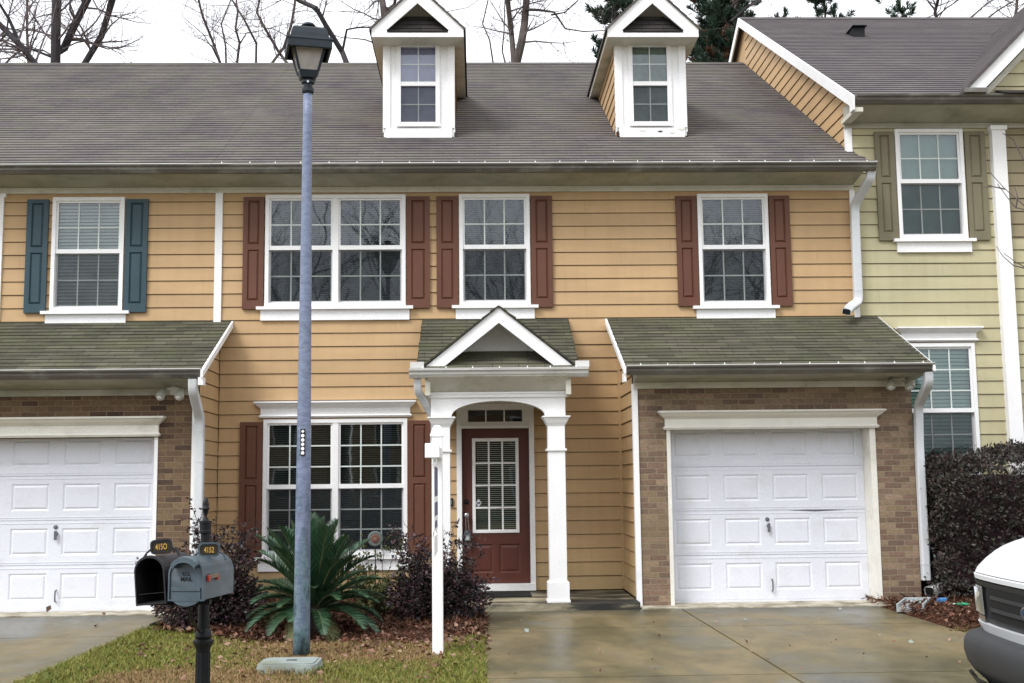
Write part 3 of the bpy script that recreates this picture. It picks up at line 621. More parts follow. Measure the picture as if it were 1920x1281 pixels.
def dormer(c, side, label):
    y = 16.45; x0, x1 = c-.495, c+.495; zb = zroof(y)-.02; zt = 7.70; yb = 15.17+(zt-5.59)/RS
    d = MB(); hole = (c-.30, c+.27, 6.50, 7.66)
    hole_face(d, x0, x1, zb, zt, y, [hole]); d.box(x0-.006, x0+.09, y-.022, y, zb+.16, zt-.03); d.box(x1-.09, x1+.006, y-.022, y, zb+.16, zt-.03)
    d.frus(x0+.03, x1-.03, y-.03, y, zb+.01, x0+.03, x1-.03, y-.026, y, zb+.155)
    do = d.build('dormer', 'trim_white', H, label=label)
    # sides
    for sgn, X in ((-1, x0), (1, x1)):
        s = MB(); n0 = math.floor((zb-ZB)/EX); s.lap((X, 0, 0), (0, 1, 0), (0, 0, 1), (sgn, 0, 0), ZB+n0*EX, zt, EX, lambda z: [(y+.0, max(y+.001, 15.17+(z-5.59)/RS))] if z > zb else [(y, y+.001)])
        s.build('side_wall', 'siding_tan', do)
        if True:
            s = MB(); s.box(X-.012 if sgn < 0 else X, X if sgn < 0 else X+.012, y-.01, y+.08, zb+.1, zt); s.build('corner_trim', 'trim_white', do)
    # window
    cx = c-.005; w = MB(); f = y-.03; X0, X1, Z0, Z1 = cx-.31, cx+.30, 6.49, 7.68
    hole_face(w, X0, X1, Z0, Z1, f, [(X0+.06, X1-.06, Z0+.055, Z1-.035)]); ring(w, (X0, X1, Z0, Z1), y, (X0, X1, Z0, Z1), f); ring(w, (X0+.06, X1-.06, Z0+.055, Z1-.035), f, (X0+.06, X1-.06, Z0+.055, Z1-.035), y+.05)
    w.box(X0-.01, X1+.01, y-.045, y-.031, Z0-.012, Z0+.02); w.box(X0+.06, X1-.06, y-.02, y+.03, 7.075, 7.135)
    w.build('window_frame', 'trim_white', do)
    g = MB(); g.box(cx-.01, cx+.004, y-.004, y+.004, 7.135, Z1-.035); g.box(X0+.06, X1-.06, y-.003, y+.003, 7.385, 7.40); g.box(cx-.01, cx+.004, y+.016, y+.024, Z0+.055, 7.075); g.box(X0+.06, X1-.06, y+.017, y+.023, 6.805, 6.82); g.build('muntins', 'muntin_white', do)
    g = MB(); g.poly([(X0+.05, y+.006, 7.1), (X1-.05, y+.006, 7.1), (X1-.05, y+.006, Z1-.03), (X0+.05, y+.006, Z1-.03)]); g.poly([(X0+.05, y+.026, Z0+.05), (X1-.05, y+.026, Z0+.05), (X1-.05, y+.026, 7.1), (X0+.05, y+.026, 7.1)]); g.build('glass_pane', 'glass', do)
    g = MB(); g.poly([(X0+.06, y+.01, Z0+.055), (X1-.06, y+.01, Z0+.055), (X1-.06, y+.01, 7.075), (X0+.06, y+.01, 7.075)]); g.build('insect_screen', 'insect_screen', do)
    g = MB(); g.poly([(X0, y+.07, Z0), (X1, y+.07, Z0), (X1, y+.07, Z1), (X0, y+.07, Z1)]); ring(g, (X0+.06, X1-.06, Z0+.055, Z1-.035), y+.05, (X0, X1, Z0, Z1), y+.07); g.build('haze_backing', 'haze_backing' if side > 0 else 'haze_backing_dark', do)  # no cloth: coloured sheet stands for sky haze in the dormer glass
    # gable roof
    yf = 16.10; ex = .64; ze = 7.80; zp = 8.41; fs = (zp-ze)/ex; r = MB()
    for sg in (-1, 1):
        # roof plane: from eave to ridge, cut by main roof
        def ybk(z): return 15.17+(z-5.59)/RS
        a = (c+sg*(ex+.03), yf-.03, ze-.03); b = (c, yf-.03, zp+.005); e = (c, ybk(zp)+.1, zp+.005); g_ = (c+sg*(ex+.03), ybk(ze-.03)+.1, ze-.03)
        n = 7; 
        for k in range(n):
            t0, t1 = k/n, (k+1)/n; P = lambda p, q, t: tuple(p[i]+(q[i]-p[i])*t for i in range(3))
            q0, q1, q2, q3 = P(a, b, t0), P(a, b, t1), P(g_, e, t1), P(g_, e, t0); up = lambda p, h: (p[0], p[1], p[2]+h)
            r.poly([up(q0, .014), up(q3, .014), up(q2, .003), up(q1, .003)], [(q0[1], t0*.9), (q3[1], t0*.9), (q2[1], t1*.9), (q1[1], t1*.9)])
            r.poly([up(q0, .014), up(q3, .014), up(q3, -.003), up(q0, -.003)], [(0, 0)]*4); r.poly([up(q0, .014), up(q1, .003), up(q1, -.02), up(q0, -.02)], [(0, 0)]*4)
        r.poly([(p[0], p[1], p[2]-.02) for p in (a, g_, e, b)]); r.poly([a, g_, (g_[0], g_[1], g_[2]-.03), (a[0], a[1], a[2]-.03)])
    r.build('gable_roof', 'roof_main', do)
    t = MB(); z5 = .20
    for sg in (-1, 1):   # rake fascia
        o = [(c+sg*ex, ze-.02), (c, zp-.02), (c, zp-.02-.235), (c+sg*(ex-.215), ze-.03), (c+sg*ex, ze-.07)]
        t.prism(o if sg < 0 else o[::-1], yf, yf+.03)
    t.box(c-ex, c+ex, yf+.002, yf+.032, 7.665, 7.735); t.prism([(c-ex, 7.735), (c-ex+.22, 7.735), (c-ex+.2, ze-.02), (c-ex, ze-.02)], yf+.001, yf+.03); t.prism([(c+ex-.22, 7.735), (c+ex, 7.735), (c+ex, ze-.02), (c+ex-.2, ze-.02)], yf+.001, yf+.03)
    t.build('fascia', 'trim_white', do)
    s = MB()
    for sg in (-1, 1): s.poly([(c+sg*(ex-.01), yf+.03, ze-.035), (c, yf+.03, zp-.03), (c, y+.02, zp-.03), (c+sg*(ex-.01), y+.02, ze-.035)]); s.poly([(c+sg*ex, yf+.01, 7.67), (c+sg*.49, yf+.01, 7.67), (c+sg*.49, ybk(7.67)+.05, 7.67), (c+sg*ex, ybk(7.67)+.05, 7.67)]); s.box(min(c+sg*ex, c+sg*(ex-.02)), max(c+sg*ex, c+sg*(ex-.02)), yf+.03, ybk(7.72)+.05, 7.672, ze-.03)
    s.poly([(c-ex+.02, yf+.033, 7.668), (c+ex-.02, yf+.033, 7.668), (c+.5, y, 7.655), (c-.5, y, 7.655)])
    s.build('soffit', 'soffit_paint', do)
    s = MB(); s.prism([(c-ex+.03, 7.70), (c+ex-.03, 7.70), (c, zp-.06)], y-.03, y-.01); s.build('gable_panel', 'trim_white', do)
    s = MB(); s.lap((0, yf+.035, 7.735), (1, 0, 0), Vector((0, .15, .26)).normalized(), Vector((0, -.26, .15)).normalized(), 0, .36, .09, lambda v: [(c-ex+.20+max(0, v-.1)*1.0, c+ex-.20-max(0, v-.1)*1.0)], (), .01, .004, .004); s.box(c-.42, c+.42, yf-.004, yf+.035, 7.728, 7.75); s.build('pent_roof', 'roof_dark', do)
    # flashing at foot
    s = MB(); s.poly([(x0-.12, y-.10, zroof(y-.10)+.014), (x1+.10, y-.09, zroof(y-.09)+.014), (x1+.05, y, zroof(y)+.016), (x0-.04, y, zroof(y)+.016)]); s.poly([(x0-.12, y-.10, zroof(y-.10)+.014), (x1+.10, y-.09, zroof(y-.09)+.014), (x1+.10, y-.09, zroof(y-.09)+.002), (x0-.12, y-.10, zroof(y-.10)+.002)]); s.build('flashing', 'roof_main', do)
    return do
d1 = dormer(-.775, 1, 'dormer with clean white base board and haze coloured behind the glass')
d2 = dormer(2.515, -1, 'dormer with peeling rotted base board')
# rot patches on the right dormer
m = MB()
for (x, z, w, h) in ((2.38, 6.475-.06, .05, .012), (2.63, 6.40, .035, .014), (2.80, 6.385, .05, .018), (2.93, 6.44, .05, .022), (2.03, 6.36, .02, .06)):
    pts = [(x+w*math.cos(a)*random.uniform(.7, 1.2), z+h*math.sin(a)*random.uniform(.7, 1.2)) for a in np.linspace(0, 2*math.pi, 9)[:-1]]
    m = MB(); m.poly([(p, 16.45-.034, q) for p, q in pts]); m.build('rot_patch', 'stem_brown' if w < .045 else 'trim_cream', d2)

for bx_ in ((2.985, 3.02, 16.415, 16.45, 6.27, 6.335), (2.03, 2.055, 16.41, 16.45, 6.27, 6.33)): m = MB(); m.box(*bx_); m.build('rotted_gap', 'black_hole', d2)
# ---- garage of the middle house
YG = 14.45
m = MB(); m.box(1.945, 2.295, YG, YG+.1, 0, 2.62); m.box(4.82, 5.30, YG, YG+.1, 0, 2.62); m.box(2.295, 4.82, YG, YG+.1, 2.10, 2.62); m.box(5.20, 5.30, YG+.1, Y0, 0, 3.0)
m.build('brick_wall', 'brick_pinkish', H, label='pinkish tan brick garage front')
side_siding(H, 1.90, -1, YG+.02, Y0, .115, (YG, 2.70, Y0, 3.60), 'siding_tan', name='garage_side_wall')
m = MB(); m.box(1.885, 1.95, YG-.02, YG+.06, .02, 2.66); m.build('corner_board', 'trim_white', H)
m = MB(); m.box(1.893, 1.902, Y0-.045, Y0-.012, .13, 3.6); m.box(1.86, 1.893, Y0-.03, Y0-.010, .13, 3.6); m.build('corner_board', 'siding_tan', H)
garage_door(H, 2.33, 4.76, .05, 2.19, YG+.28, 'white sectional garage door with rusty lock', (3.555, .93, .22))
m = MB(); m.box(2.29, 2.335, YG-.012, YG+.32, 0.02, 2.10); m.box(4.762, 4.83, YG-.012, YG+.32, .02, 2.10); m.box(2.29, 4.83, YG+.002, YG+.24, 2.10, 2.16); m.build('door_jamb', 'trim_cream', H)
m = MB(); crown(m, 2.27, 4.85, 2.10, 2.325, YG, .085); m.build('garage_header', 'trim_cream', H)
cornice(H, 1.90, 5.34, YG, 2.60, 13.95, 2.725); gutter(H, 1.75, 5.36, 13.80, 2.82, clips=.335)
roof_slope(H, 1.74, 5.35, 13.86, 2.825, Y0, 3.635, 'roof_low', name='garage_roof', exp=.128, jag=lambda v: [(1.74+.012*math.sin(v*23), 5.35)])
m = MB(); GS = (3.635-2.825)/(Y0-13.86)
for X, w in ((1.725, .014), (5.352, .014)):
    m = MB(); m.prismx([(13.80, 2.73), (13.80, 2.80), (Y0, 3.635), (Y0, 3.555)], X-w, X+w)
    if X < 2: m.box(1.715, 1.745, 13.84, 14.0, 2.64, 2.74)
    m.build('rake_board', 'trim_white', H)
m = MB(); m.poly([(1.74, 13.9, 2.79), (1.9, 13.9, 2.79), (1.9, Y0, 3.58), (1.74, Y0, 3.58)]); m.poly([(5.3, 13.9, 2.79), (5.35, 13.9, 2.79), (5.35, Y0, 3.58), (5.3, Y0, 3.58)]); m.build('soffit', 'soffit_paint', H)
flood(H, (5.10, YG-.12, 2.66))
# downspouts
downspout(H, [(5.20, 15.22, 5.50), (5.19, 15.24, 5.40), (5.08, 15.60, 5.12), (5.08, 15.62, 3.82), (4.90, 15.42, 3.72), (4.80, 15.25, 3.64)], w=.058, d=.042, hole=True)
downspout(H, [(5.31, 13.90, 2.73), (5.32, 13.92, 2.60), (5.345, 14.36, 2.36), (5.345, 14.40, 1.9), (5.345, 14.40, .28)], w=.05, d=.044)
downspout(H, [(-.69, 14.12, 2.72), (-.69, 14.14, 2.58), (-.50, 14.5, 2.25), (-.52, 14.6, 1.95), (-.49, 14.62, 1.85), (-.49, 14.62, .15)], w=.044, d=.036)
# ---- portico (part) with columns, gable, arch
PY = 14.27
p = MB()
arch = [(-.54, 2.27), (-.30, 2.27), (-.30, 2.285)]+[(.26+.555*math.cos(a), 2.285+.175*math.sin(a)) for a in np.linspace(math.pi, 0, 25)]+[(.82, 2.27), (1.06, 2.27), (1.06, 2.52), (-.54, 2.52)]
p.prism(arch, PY, PY+.14); p.box(-.54, -.40, PY+.1405, Y0, 2.27, 2.52); p.box(.92, 1.06, PY+.1405, Y0, 2.27, 2.52)
po = p.build('portico', 'trim_white', H, label='white arched portico over the front door')
cornice(H, -.57, 1.09, PY+.01, 2.50, 14.03, 2.735, .06, 'soffit_paint', 'trim_white')
m = MB(); m.poly([(-.40, PY+.14, 2.515), (.92, PY+.14, 2.515), (.92, Y0, 2.515), (-.40, Y0, 2.515)]); m.box(-.60, -.54, 14.1, Y0, 2.52, 2.80); m.box(1.06, 1.12, 14.1, Y0, 2.52, 2.80); m.build('ceiling', 'soffit_paint', po)
for cx_, lb in ((-.415, 'left'), (.945, 'right')):
    m = MB(); y0, y1 = PY-.06, PY+.16; h = .10
    m.box(cx_-.135, cx_+.135, y0-.03, y1+.03, .10, .125); m.box(cx_-.125, cx_+.125, y0-.02, y1+.02, .1255, .325); m.frus(cx_-.125, cx_+.125, y0-.02, y1+.02, .3255, cx_-h, cx_+h, y0, y1, .345)
    m.box(cx_-h, cx_+h, y0, y1, .3455, 2.15); m.box(cx_-h-.02, cx_+h+.02, y0-.02, y1+.02, 1.86, 1.885)
    m.frus(cx_-h, cx_+h, y0, y1, 2.1505, cx_-h-.018, cx_+h+.018, y0-.018, y1+.018, 2.185); m.frus(cx_-h-.02, cx_+h+.02, y0-.02, y1+.02, 2.186, cx_-h-.055, cx_+h+.055, y0-.05, y1+.05, 2.255); m.box(cx_-h-.065, cx_+h+.065, y0-.06, y1+.06, 2.2555, 2.27)
    m.build('column', 'trim_white', po)
gutter(H, -.78, 1.32, 13.98, 2.82, mat='gutter_white', clips=.3)
for a, b in ((-.77, -.61), (1.17, 1.33)): m = MB(); m.box(a, b, 13.99, 14.08, 2.835, 2.905); m.build('gutter_splash_guard', 'gutter_white', po)
PR = (3.635-2.83)/(Y0-14.04)
roof_slope(H, -.70, 1.22, 14.04, 2.83, Y0, 3.635, 'roof_low', name='portico_roof', exp=.128, jag=lambda v: [(-.70+.008*math.sin(v*40), 1.22-.01*math.sin(v*31))])
c, yf, ex, ze, zp = .275, 14.10, .90, 2.865, 3.575
g = MB()
for sg in (-1, 1):
    ybk = lambda z: 14.04+(z-2.83)/PR
    a = (c+sg*(ex+.02), yf-.025, ze-.015); b = (c, yf-.025, zp+.004); e = (c, ybk(zp)+.05, zp+.004); g_ = (c+sg*(ex+.02), ybk(ze)+.06, ze-.015); n = 9
    for k in range(n):
        t0, t1 = k/n, (k+1)/n; P = lambda p, q, t: tuple(p[i]+(q[i]-p[i])*t for i in range(3)); up = lambda p, h: (p[0], p[1], p[2]+h); q0, q1, q2, q3 = P(a, b, t0), P(a, b, t1), P(g_, e, t1), P(g_, e, t0)
        j = random.uniform(0, .006); g.poly([up(q0, .014+j), up(q3, .014), up(q2, .003), up(q1, .003)], [(q0[1], t0*1.15), (q3[1], t0*1.15), (q2[1], t1*1.15), (q1[1], t1*1.15)])
        g.poly([up(q0, .014+j), up(q3, .014), up(q3, -.003), up(q0, -.003)], [(0, 0)]*4); g.poly([up(q0, .014+j), up(q1, .003), up(q1, -.016), up(q0, -.016)], [(0, 0)]*4)
g.build('gable_roof', 'roof_low', po)
g = MB()
for sg in (-1, 1):
    o = [(c+sg*ex, ze-.03), (c, zp-.012), (c, zp-.20), (c+sg*(ex-.22), ze-.03)]; g.prism(o if sg < 0 else o[::-1], yf, yf+.03)
g.build('fascia', 'trim_white', po)
g = MB()
for sg in (-1, 1): g.poly([(c+sg*(ex-.02), yf+.03, ze-.02), (c, yf+.03, zp-.03), (c, 14.62, zp-.03), (c+sg*(ex-.02), 14.62, ze-.02)])
g.prism([(c-.75, 2.94), (c+.75, 2.94), (c, zp-.05)], 14.56, 14.60)
for sg in (-1, 1): g.bar((c+sg*.60, 14.548, 2.95), (c, 14.548, 3.36), .02, .012, (0, -1, 0))
g.build('gable_panel', 'trim_white', po)
# ---- front door
m = MB(); f = Y0-.03
for (a, b, z0, z1) in ((-.26, -.195, .20, 2.52), (.685, .75, .20, 2.52), (-.195, .685, 2.44, 2.52), (-.195, .685, 2.20, 2.235)): m.box(a, b, f-.002, Y0+.12, z0, z1)
m.box(-.195, .685, f+.03, Y0+.12, 2.236, 2.285); m.box(-.195, -.11, f+.03, Y0+.12, 2.286, 2.44); m.box(.60, .685, f+.03, Y0+.12, 2.286, 2.44)
for x in (.115, .355): m.box(x, x+.018, f+.045, Y0+.03, 2.286, 2.44)
m.box(-.26, .75, f-.02, Y0+.12, .115, .20)
fr = m.build('door_frame', 'trim_white', H)
m = MB(); m.poly([(-.12, Y0+.03, 2.28), (.62, Y0+.03, 2.28), (.62, Y0+.03, 2.45), (-.12, Y0+.03, 2.45)]); m.build('transom_glass', 'glass', fr); m = MB(); m.box(-.2, .7, Y0+.3, Y0+.32, 2.2, 2.5); m.build('room_interior', 'room_dark', fr)
m = MB(); dx0, dx1, dz0, dz1, dy = -.19, .68, .205, 2.197, Y0+.055
panelled(m, dx0, dx1, dz0, dz1, dy, [(dx0+.12, dx0+.40, dz0+.13, dz0+.50), (dx1-.40, dx1-.12, dz0+.13, dz0+.50)], .012, .02, .03, .04, .8)
door = m.build('front_door', 'door_red', H, label='dark red front door with a glazed upper half')
m = MB(); gx0, gx1, gz0, gz1 = -.06, .55, .845, 2.075; ring(m, (gx0, gx1, gz0, gz1), dy+.001, (gx0+.005, gx1-.005, gz0+.005, gz1-.005), dy-.018); hole_face(m, gx0+.005, gx1-.005, gz0+.005, gz1-.005, dy-.018, [(gx0+.04, gx1-.04, gz0+.04, gz1-.04)])
ring(m, (gx0+.04, gx1-.04, gz0+.04, gz1-.04), dy-.018, (gx0+.045, gx1-.045, gz0+.045, gz1-.045), dy-.004)
for k in (1, 2): x = gx0+.04+(gx1-gx0-.08)*k/3; m.box(x-.011, x+.011, dy-.012, dy-.006, gz0+.04, gz1-.04)
for k in range(1, 4): z = gz0+.04+(gz1-gz0-.08)*k/4; m.box(gx0+.04, gx1-.04, dy-.0115, dy-.0065, z-.011, z+.011)
m.build('door_lite_frame', 'trim_white', door)
m = MB(); m.poly([(gx0+.02, dy-.0035, gz0+.02), (gx1-.02, dy-.0035, gz0+.02), (gx1-.02, dy-.0035, gz1-.02), (gx0+.02, dy-.0035, gz1-.02)]); m.build('glass_pane', 'glass', door)
m = MB(); z = gz1-.05
while z > gz0+.04: m.poly([(gx0+.06, dy-.0025, z), (gx1-.05, dy-.0025, z), (gx1-.05, dy-.001, z+.007), (gx0+.06, dy-.001, z+.007)]); z -= .026
m.build('blind', 'blind_light', door)
m = MB(); m.poly([(gx0+.02, dy-.0008, gz0+.02), (gx1-.02, dy-.0008, gz0+.02), (gx1-.02, dy-.0008, gz1-.02), (gx0+.02, dy-.0008, gz1-.02)]); m.build('room_interior', 'room_dark', door)
m = MB(); q = (.02, dy-.0125, 1.235)
m.poly([(q[0], dy-.013, q[2]-.055), (q[0]+.04, dy-.013, q[2]), (q[0], dy-.013, q[2]+.055), (q[0]-.04, dy-.013, q[2])]); st = m.build('window_sticker', 'sign_sticker', door)
m = MB(); m.poly([(q[0]-.024, dy-.0136, q[2]-.012), (q[0]+.024, dy-.0136, q[2]-.012), (q[0]+.024, dy-.0136, q[2]+.012), (q[0]-.024, dy-.0136, q[2]+.012)]); m.build('sticker_band', 'box_grey', door)
m = MB(); m.lathe([(.032, 0), (.032, -.012), (.02, -.03), (.012, -.035)], (-.135, dy, 1.25), 16, 'y'); m.build('deadbolt', 'black_metal', door)
m = MB(); m.lathe([(.034, 0), (.03, -.008), (.014, -.02), (.014, -.04), (.030, -.05), (.032, -.068), (.018, -.08)], (-.135, dy, 1.08), 16, 'y'); m.build('door_knob', 'chrome', door, smooth=True)
m = MB(); m.box(-.35, -.31, Y0-.035, Y0-.01, 1.20, 1.30); db = m.build('doorbell', 'black_metal', H); m = MB(); m.box(-.335, -.325, Y0-.038, Y0-.0352, 1.22, 1.28); m.build('bell_button', 'chrome', db)
# ================================================================ LEFT TOWNHOUSE
L = thing('townhouse', 'left tan townhouse with blue-green shutters, cut off by the frame', 'townhouse', (-5, Y0, 0), 'attached townhouses in a row')
wall_siding(L, -9.6, -3.35, Y0, .115, 5.37, [(-5.54, -4.64, 3.80, 5.28)], 'siding_tan')
b_ = MB(); b_.box(-9.6, -3.36, Y0+.6, Y0+11.6, 0, 5.4); b_.box(-9.6, -3.36, Y0+.015, Y0+.02, 5.36, 5.6); b_.build('house_body', 'siding_tan', L)
window(L, -5.56, -4.62, 3.78, 5.30, Y0, blind='blind_light', pitch=.045, tilt=.8)
shutter(L, -5.89, -5.61, 3.76, 5.27, Y0, 'shutter_blue'); shutter(L, -4.60, -4.31, 3.76, 5.27, Y0, 'shutter_blue')
m = MB(); m.box(-6.30, -6.20, Y0-.035, Y0+.01, 3.6, 5.35); m.box(-6.33, -6.17, Y0-.045, Y0+.01, 5.30, 5.35); m.build('corner_board', 'trim_white', L)
cornice(L, -9.6, -3.36, Y0, 5.35, 15.22, 5.495); gutter(L, -9.6, -3.37, 15.08, 5.585)
roof_slope(L, -9.6, -3.386, 15.17, 5.59, 21.6, 9.26, 'roof_main')
m = MB(); m.poly([(-9.6, 21.6, 9.262), (-3.386, 21.6, 9.262), (-3.386, 28, 5.6), (-9.6, 28, 5.6)]); m.prismx([(21.45, 9.19), (21.6, 9.285), (21.75, 9.19)], -9.6, -3.386); m.build('ridge_and_back_slope', 'roof_main', L)
YL = 14.60
m = MB(); m.box(-3.84, -3.42, YL, YL+.1, 0, 2.62); m.box(-9.4, -6.36, YL, YL+.1, 0, 2.62); m.box(-6.36, -3.84, YL, YL+.1, 2.08, 2.62)
m.build('brick_wall', 'brick_brown', L, label='dark brown brick garage front')
side_siding(L, -3.36, 1, YL+.02, Y0, .115, (YL, 2.72, Y0, 3.60), 'siding_tan', name='garage_side_wall')
m = MB(); m.box(-3.425, -3.35, YL-.02, YL+.05, .02, 2.6); m.build('corner_board', 'trim_white', L)
garage_door(L, -6.33, -3.87, .03, 2.17, YL+.22, 'white sectional garage door with dark lift handle', (-5.08, .94, .20))
m = MB(); m.box(-3.872, -3.83, YL-.01, YL+.26, .02, 2.08); m.box(-6.37, -6.328, YL-.01, YL+.26, .02, 2.08); m.box(-6.37, -3.83, YL+.002, YL+.18, 2.08, 2.13); m.build('door_jamb', 'trim_white', L)
m = MB(); crown(m, -6.39, -3.82, 2.09, 2.33, YL, .085); m.build('garage_header', 'trim_cream', L)
cornice(L, -9.4, -3.36, YL, 2.585, 14.14, 2.745, mat='cornice_paint', frmat='cornice_paint'); gutter(L, -9.4, -3.21, 14.0, 2.845)
roof_slope(L, -9.4, -3.20, 14.06, 2.845, Y0, 3.64, 'roof_low', name='garage_roof', exp=.128)
m = MB(); m.prismx([(14.0, 2.745), (14.0, 2.825), (Y0, 3.64), (Y0, 3.555)], -3.205, -3.175); m.box(-3.235, -3.175, 14.02, 14.14, 2.66, 2.75); m.build('rake_board', 'trim_white', L)
m = MB(); m.poly([(-3.36, 14.1, 2.80), (-3.2, 14.1, 2.80), (-3.2, Y0, 3.58), (-3.36, Y0, 3.58)]); m.build('soffit', 'soffit_paint', L)
downspout(L, [(-3.31, 14.10, 2.74), (-3.31, 14.12, 2.60), (-3.315, 14.50, 2.30), (-3.315, 14.53, 2.0), (-3.315, 14.53, .2)], w=.054, d=.05)
flood(L, (-3.62, YL-.14, 2.63))
# ================================================================ RIGHT TOWNHOUSE
Rt = thing('townhouse', 'right pale yellow townhouse with olive shutters and a taller roof', 'townhouse', (8, Y0, 0), 'attached townhouses in a row')
wall_siding(Rt, 5.10, 12.5, Y0, .115, 6.22, [(5.72, 6.61, 4.70, 6.18), (5.70, 6.61, 1.45, 3.26), (7.2, 12.4, 4.675, 6.22)], 'siding_yellow')
wall_siding(Rt, 7.2, 12.5, Y0+.003, 4.68, 6.22, [], 'siding_darker', ivf=lambda z: [(7.2, 12.4)] if z > 4.675 else [(7.2, 7.2005)], label='darker toned siding band beside the white pilaster')
b_ = MB(); b_.box(5.10, 12.5, Y0+.6, Y0+11.6, 0, 6.3); b_.box(5.10, 12.5, Y0+.015, Y0+.02, 6.2, 6.5); b_.build('house_body', 'siding_yellow', Rt)
window(Rt, 5.70, 6.63, 4.68, 6.20, Y0, blind='blind_green', pitch=.03, tilt=1.2, sw=.09)
window(Rt, 5.68, 6.63, 1.43, 3.27, Y0, rows=3, zr=2.36, blind='blind_mint', pitch=.05, tilt=.8)
shutter(Rt, 5.42, 5.68, 4.66, 6.16, Y0, 'shutter_olive'); shutter(Rt, 6.65, 6.93, 4.66, 6.16, Y0, 'shutter_olive')
m = MB(); crown(m, 5.65, 6.66, 3.29, 3.48, Y0, .07); m.build('window_header', 'trim_white', Rt)
m = MB(); m.box(7.0, 7.185, Y0-.11, Y0, .1, 6.16); m.box(6.98, 7.205, Y0-.13, Y0, 6.1605, 6.22); m.build('pilaster', 'trim_white', Rt)
cornice(Rt, 5.02, 12.5, Y0, 6.21, 15.22, 6.40, .06, 'cornice_paint', 'cornice_paint'); gutter(Rt, 5.02, 12.5, 15.08, 6.49, d=.13, lip='gutter_dark')
roof_slope(Rt, 4.985, 12.5, 15.17, 6.495, 21.5, 10.10, 'roof_right')
m = MB(); m.poly([(4.985, 21.5, 10.102), (12.5, 21.5, 10.102), (12.5, 28, 6.5), (4.985, 28, 6.5)]); m.prismx([(21.35, 10.03), (21.5, 10.125), (21.65, 10.03)], 4.985, 12.5); m.build('ridge_and_back_slope', 'roof_right', Rt)
side_siding(Rt, 5.085, -1, Y0, 21.5, 5.3, (Y0, 6.76, 21.5, 10.06), 'siding_tan', name='gable_side_wall')
m = MB(); m.poly([(5.09, 21.5, 5.3), (5.09, 27.4, 5.3), (5.09, 27.4, 6.8), (5.09, 21.5, 10.06)]); m.build('gable_side_wall', 'siding_tan', Rt)
m = MB(); sl2 = (10.10-6.495)/(21.5-15.17)
m.prismx([(15.10, 6.29), (15.08, 6.47), (21.5, 10.105), (21.5, 9.94), (15.25, 6.39), (15.25, 6.29)], 4.962, 4.986); m.prismx([(21.5, 10.105), (28, 6.47), (28, 6.3), (21.5, 9.94)], 4.962, 4.986); m.build('rake_board', 'trim_white', Rt)
m = MB(); m.poly([(4.986, 15.2, 6.39), (5.085, 15.2, 6.39), (5.085, 21.5, 9.98), (4.986, 21.5, 9.98)]); m.box(4.987, 5.10, 15.12, Y0, 6.27, 6.33); m.build('soffit', 'soffit_paint', Rt)
m = MB(); m.box(5.04, 5.115, Y0-.03, Y0+.07, 5.83, 6.30); m.build('corner_board', 'trim_white', Rt)
v = MB(); c_ = at(1607, 62, 19.6); zr_ = 6.495+(19.6-15.17)*sl2; v.box(c_.x-.10, c_.x+.10, 19.5, 19.8, zr_-.06, zr_+.13); v.frus(c_.x-.13, c_.x+.13, 19.42, 19.9, zr_+.1301, c_.x-.1, c_.x+.1, 19.48, 19.85, zr_+.17); v.build('roof_vent', 'black_metal', Rt)
# front gable at the right
gx, gz, gh = 9.05, 6.50, 2.5
m = MB(); m.lap((0, 15.32, 0), (1, 0, 0), (0, 0, 1), (0, -1, 0), 6.50, 9.0, EX, lambda z: [(gx-(gh-(z-gz))*1.0, gx+(gh-(z-gz))*1.0)] if z-gz < gh-.01 else [(gx-.01, gx+.01)]); m.build('front_gable_wall', 'siding_yellow', Rt)
m = MB()
for sg in (-1, 1): m = MB(); o = [(gx+sg*(gh+.12), gz+.0), (gx, gz+gh+.12), (gx, gz+gh-.10), (gx+sg*(gh-.10), gz+.0)]; m.prism(o if sg < 0 else o[::-1], 15.10, 15.13); m.build('rake_board', 'trim_white', Rt)
m = MB()
for sg in (-1, 1): m.poly([(gx+sg*(gh+.1), 15.12, gz-.02), (gx, 15.12, gz+gh+.08), (gx, 15.32, gz+gh+.08), (gx+sg*(gh+.1), 15.32, gz-.02)])
for sg in (-1, 1): o = [(gx+sg*(gh-.14), gz+.0), (gx, gz+gh-.14), (gx, gz+gh-.24), (gx+sg*(gh-.24), gz+.0)]; m.prism(o if sg < 0 else o[::-1], 15.27, 15.30)
m.build('soffit', 'soffit_paint', Rt)
m = MB()
for sg in (-1, 1):
    a, b = Vector((gx+sg*(gh+.17), 15.06, gz+.0)), Vector((gx, 15.06, gz+gh+.17)); yb0, yb1 = 15.3, 15.17+(gz+gh+.17-6.495)/sl2+.1; n = 20
    for k in range(n):
        t0, t1 = k/n, (k+1)/n; q0, q1 = a.lerp(b, t0), a.lerp(b, t1); y2 = yb0+(yb1-yb0)*t1; y3 = yb0+(yb1-yb0)*t0
        m.poly([q0+Vector((0, 0, .016)), (q0.x, y3, q0.z+.016), (q1.x, y2, q1.z), q1], [(15, t0*3.6), (y3, t0*3.6), (y2, t1*3.6), (15, t1*3.6)]); m.poly([q0+Vector((0, 0, .016)), (q0.x, y3, q0.z+.016), (q0.x, y3, q0.z-.01), q0-Vector((0, 0, .01))]); m.poly([q0+Vector((0, 0, .016)), q1, q1-Vector((0, 0, .04)), q0-Vector((0, 0, .04))])
m.build('front_gable_roof', 'roof_right', Rt)
m = MB(); m.lap((0, 15.02, 6.495), (1, 0, 0), Vector((0, .3, .12)).normalized(), Vector((0, -.12, .3)).normalized(), 0, .32, .1, lambda v: [(6.95, 12)], (), .01, .004, .004); m.build('pent_roof', 'roof_right', Rt)
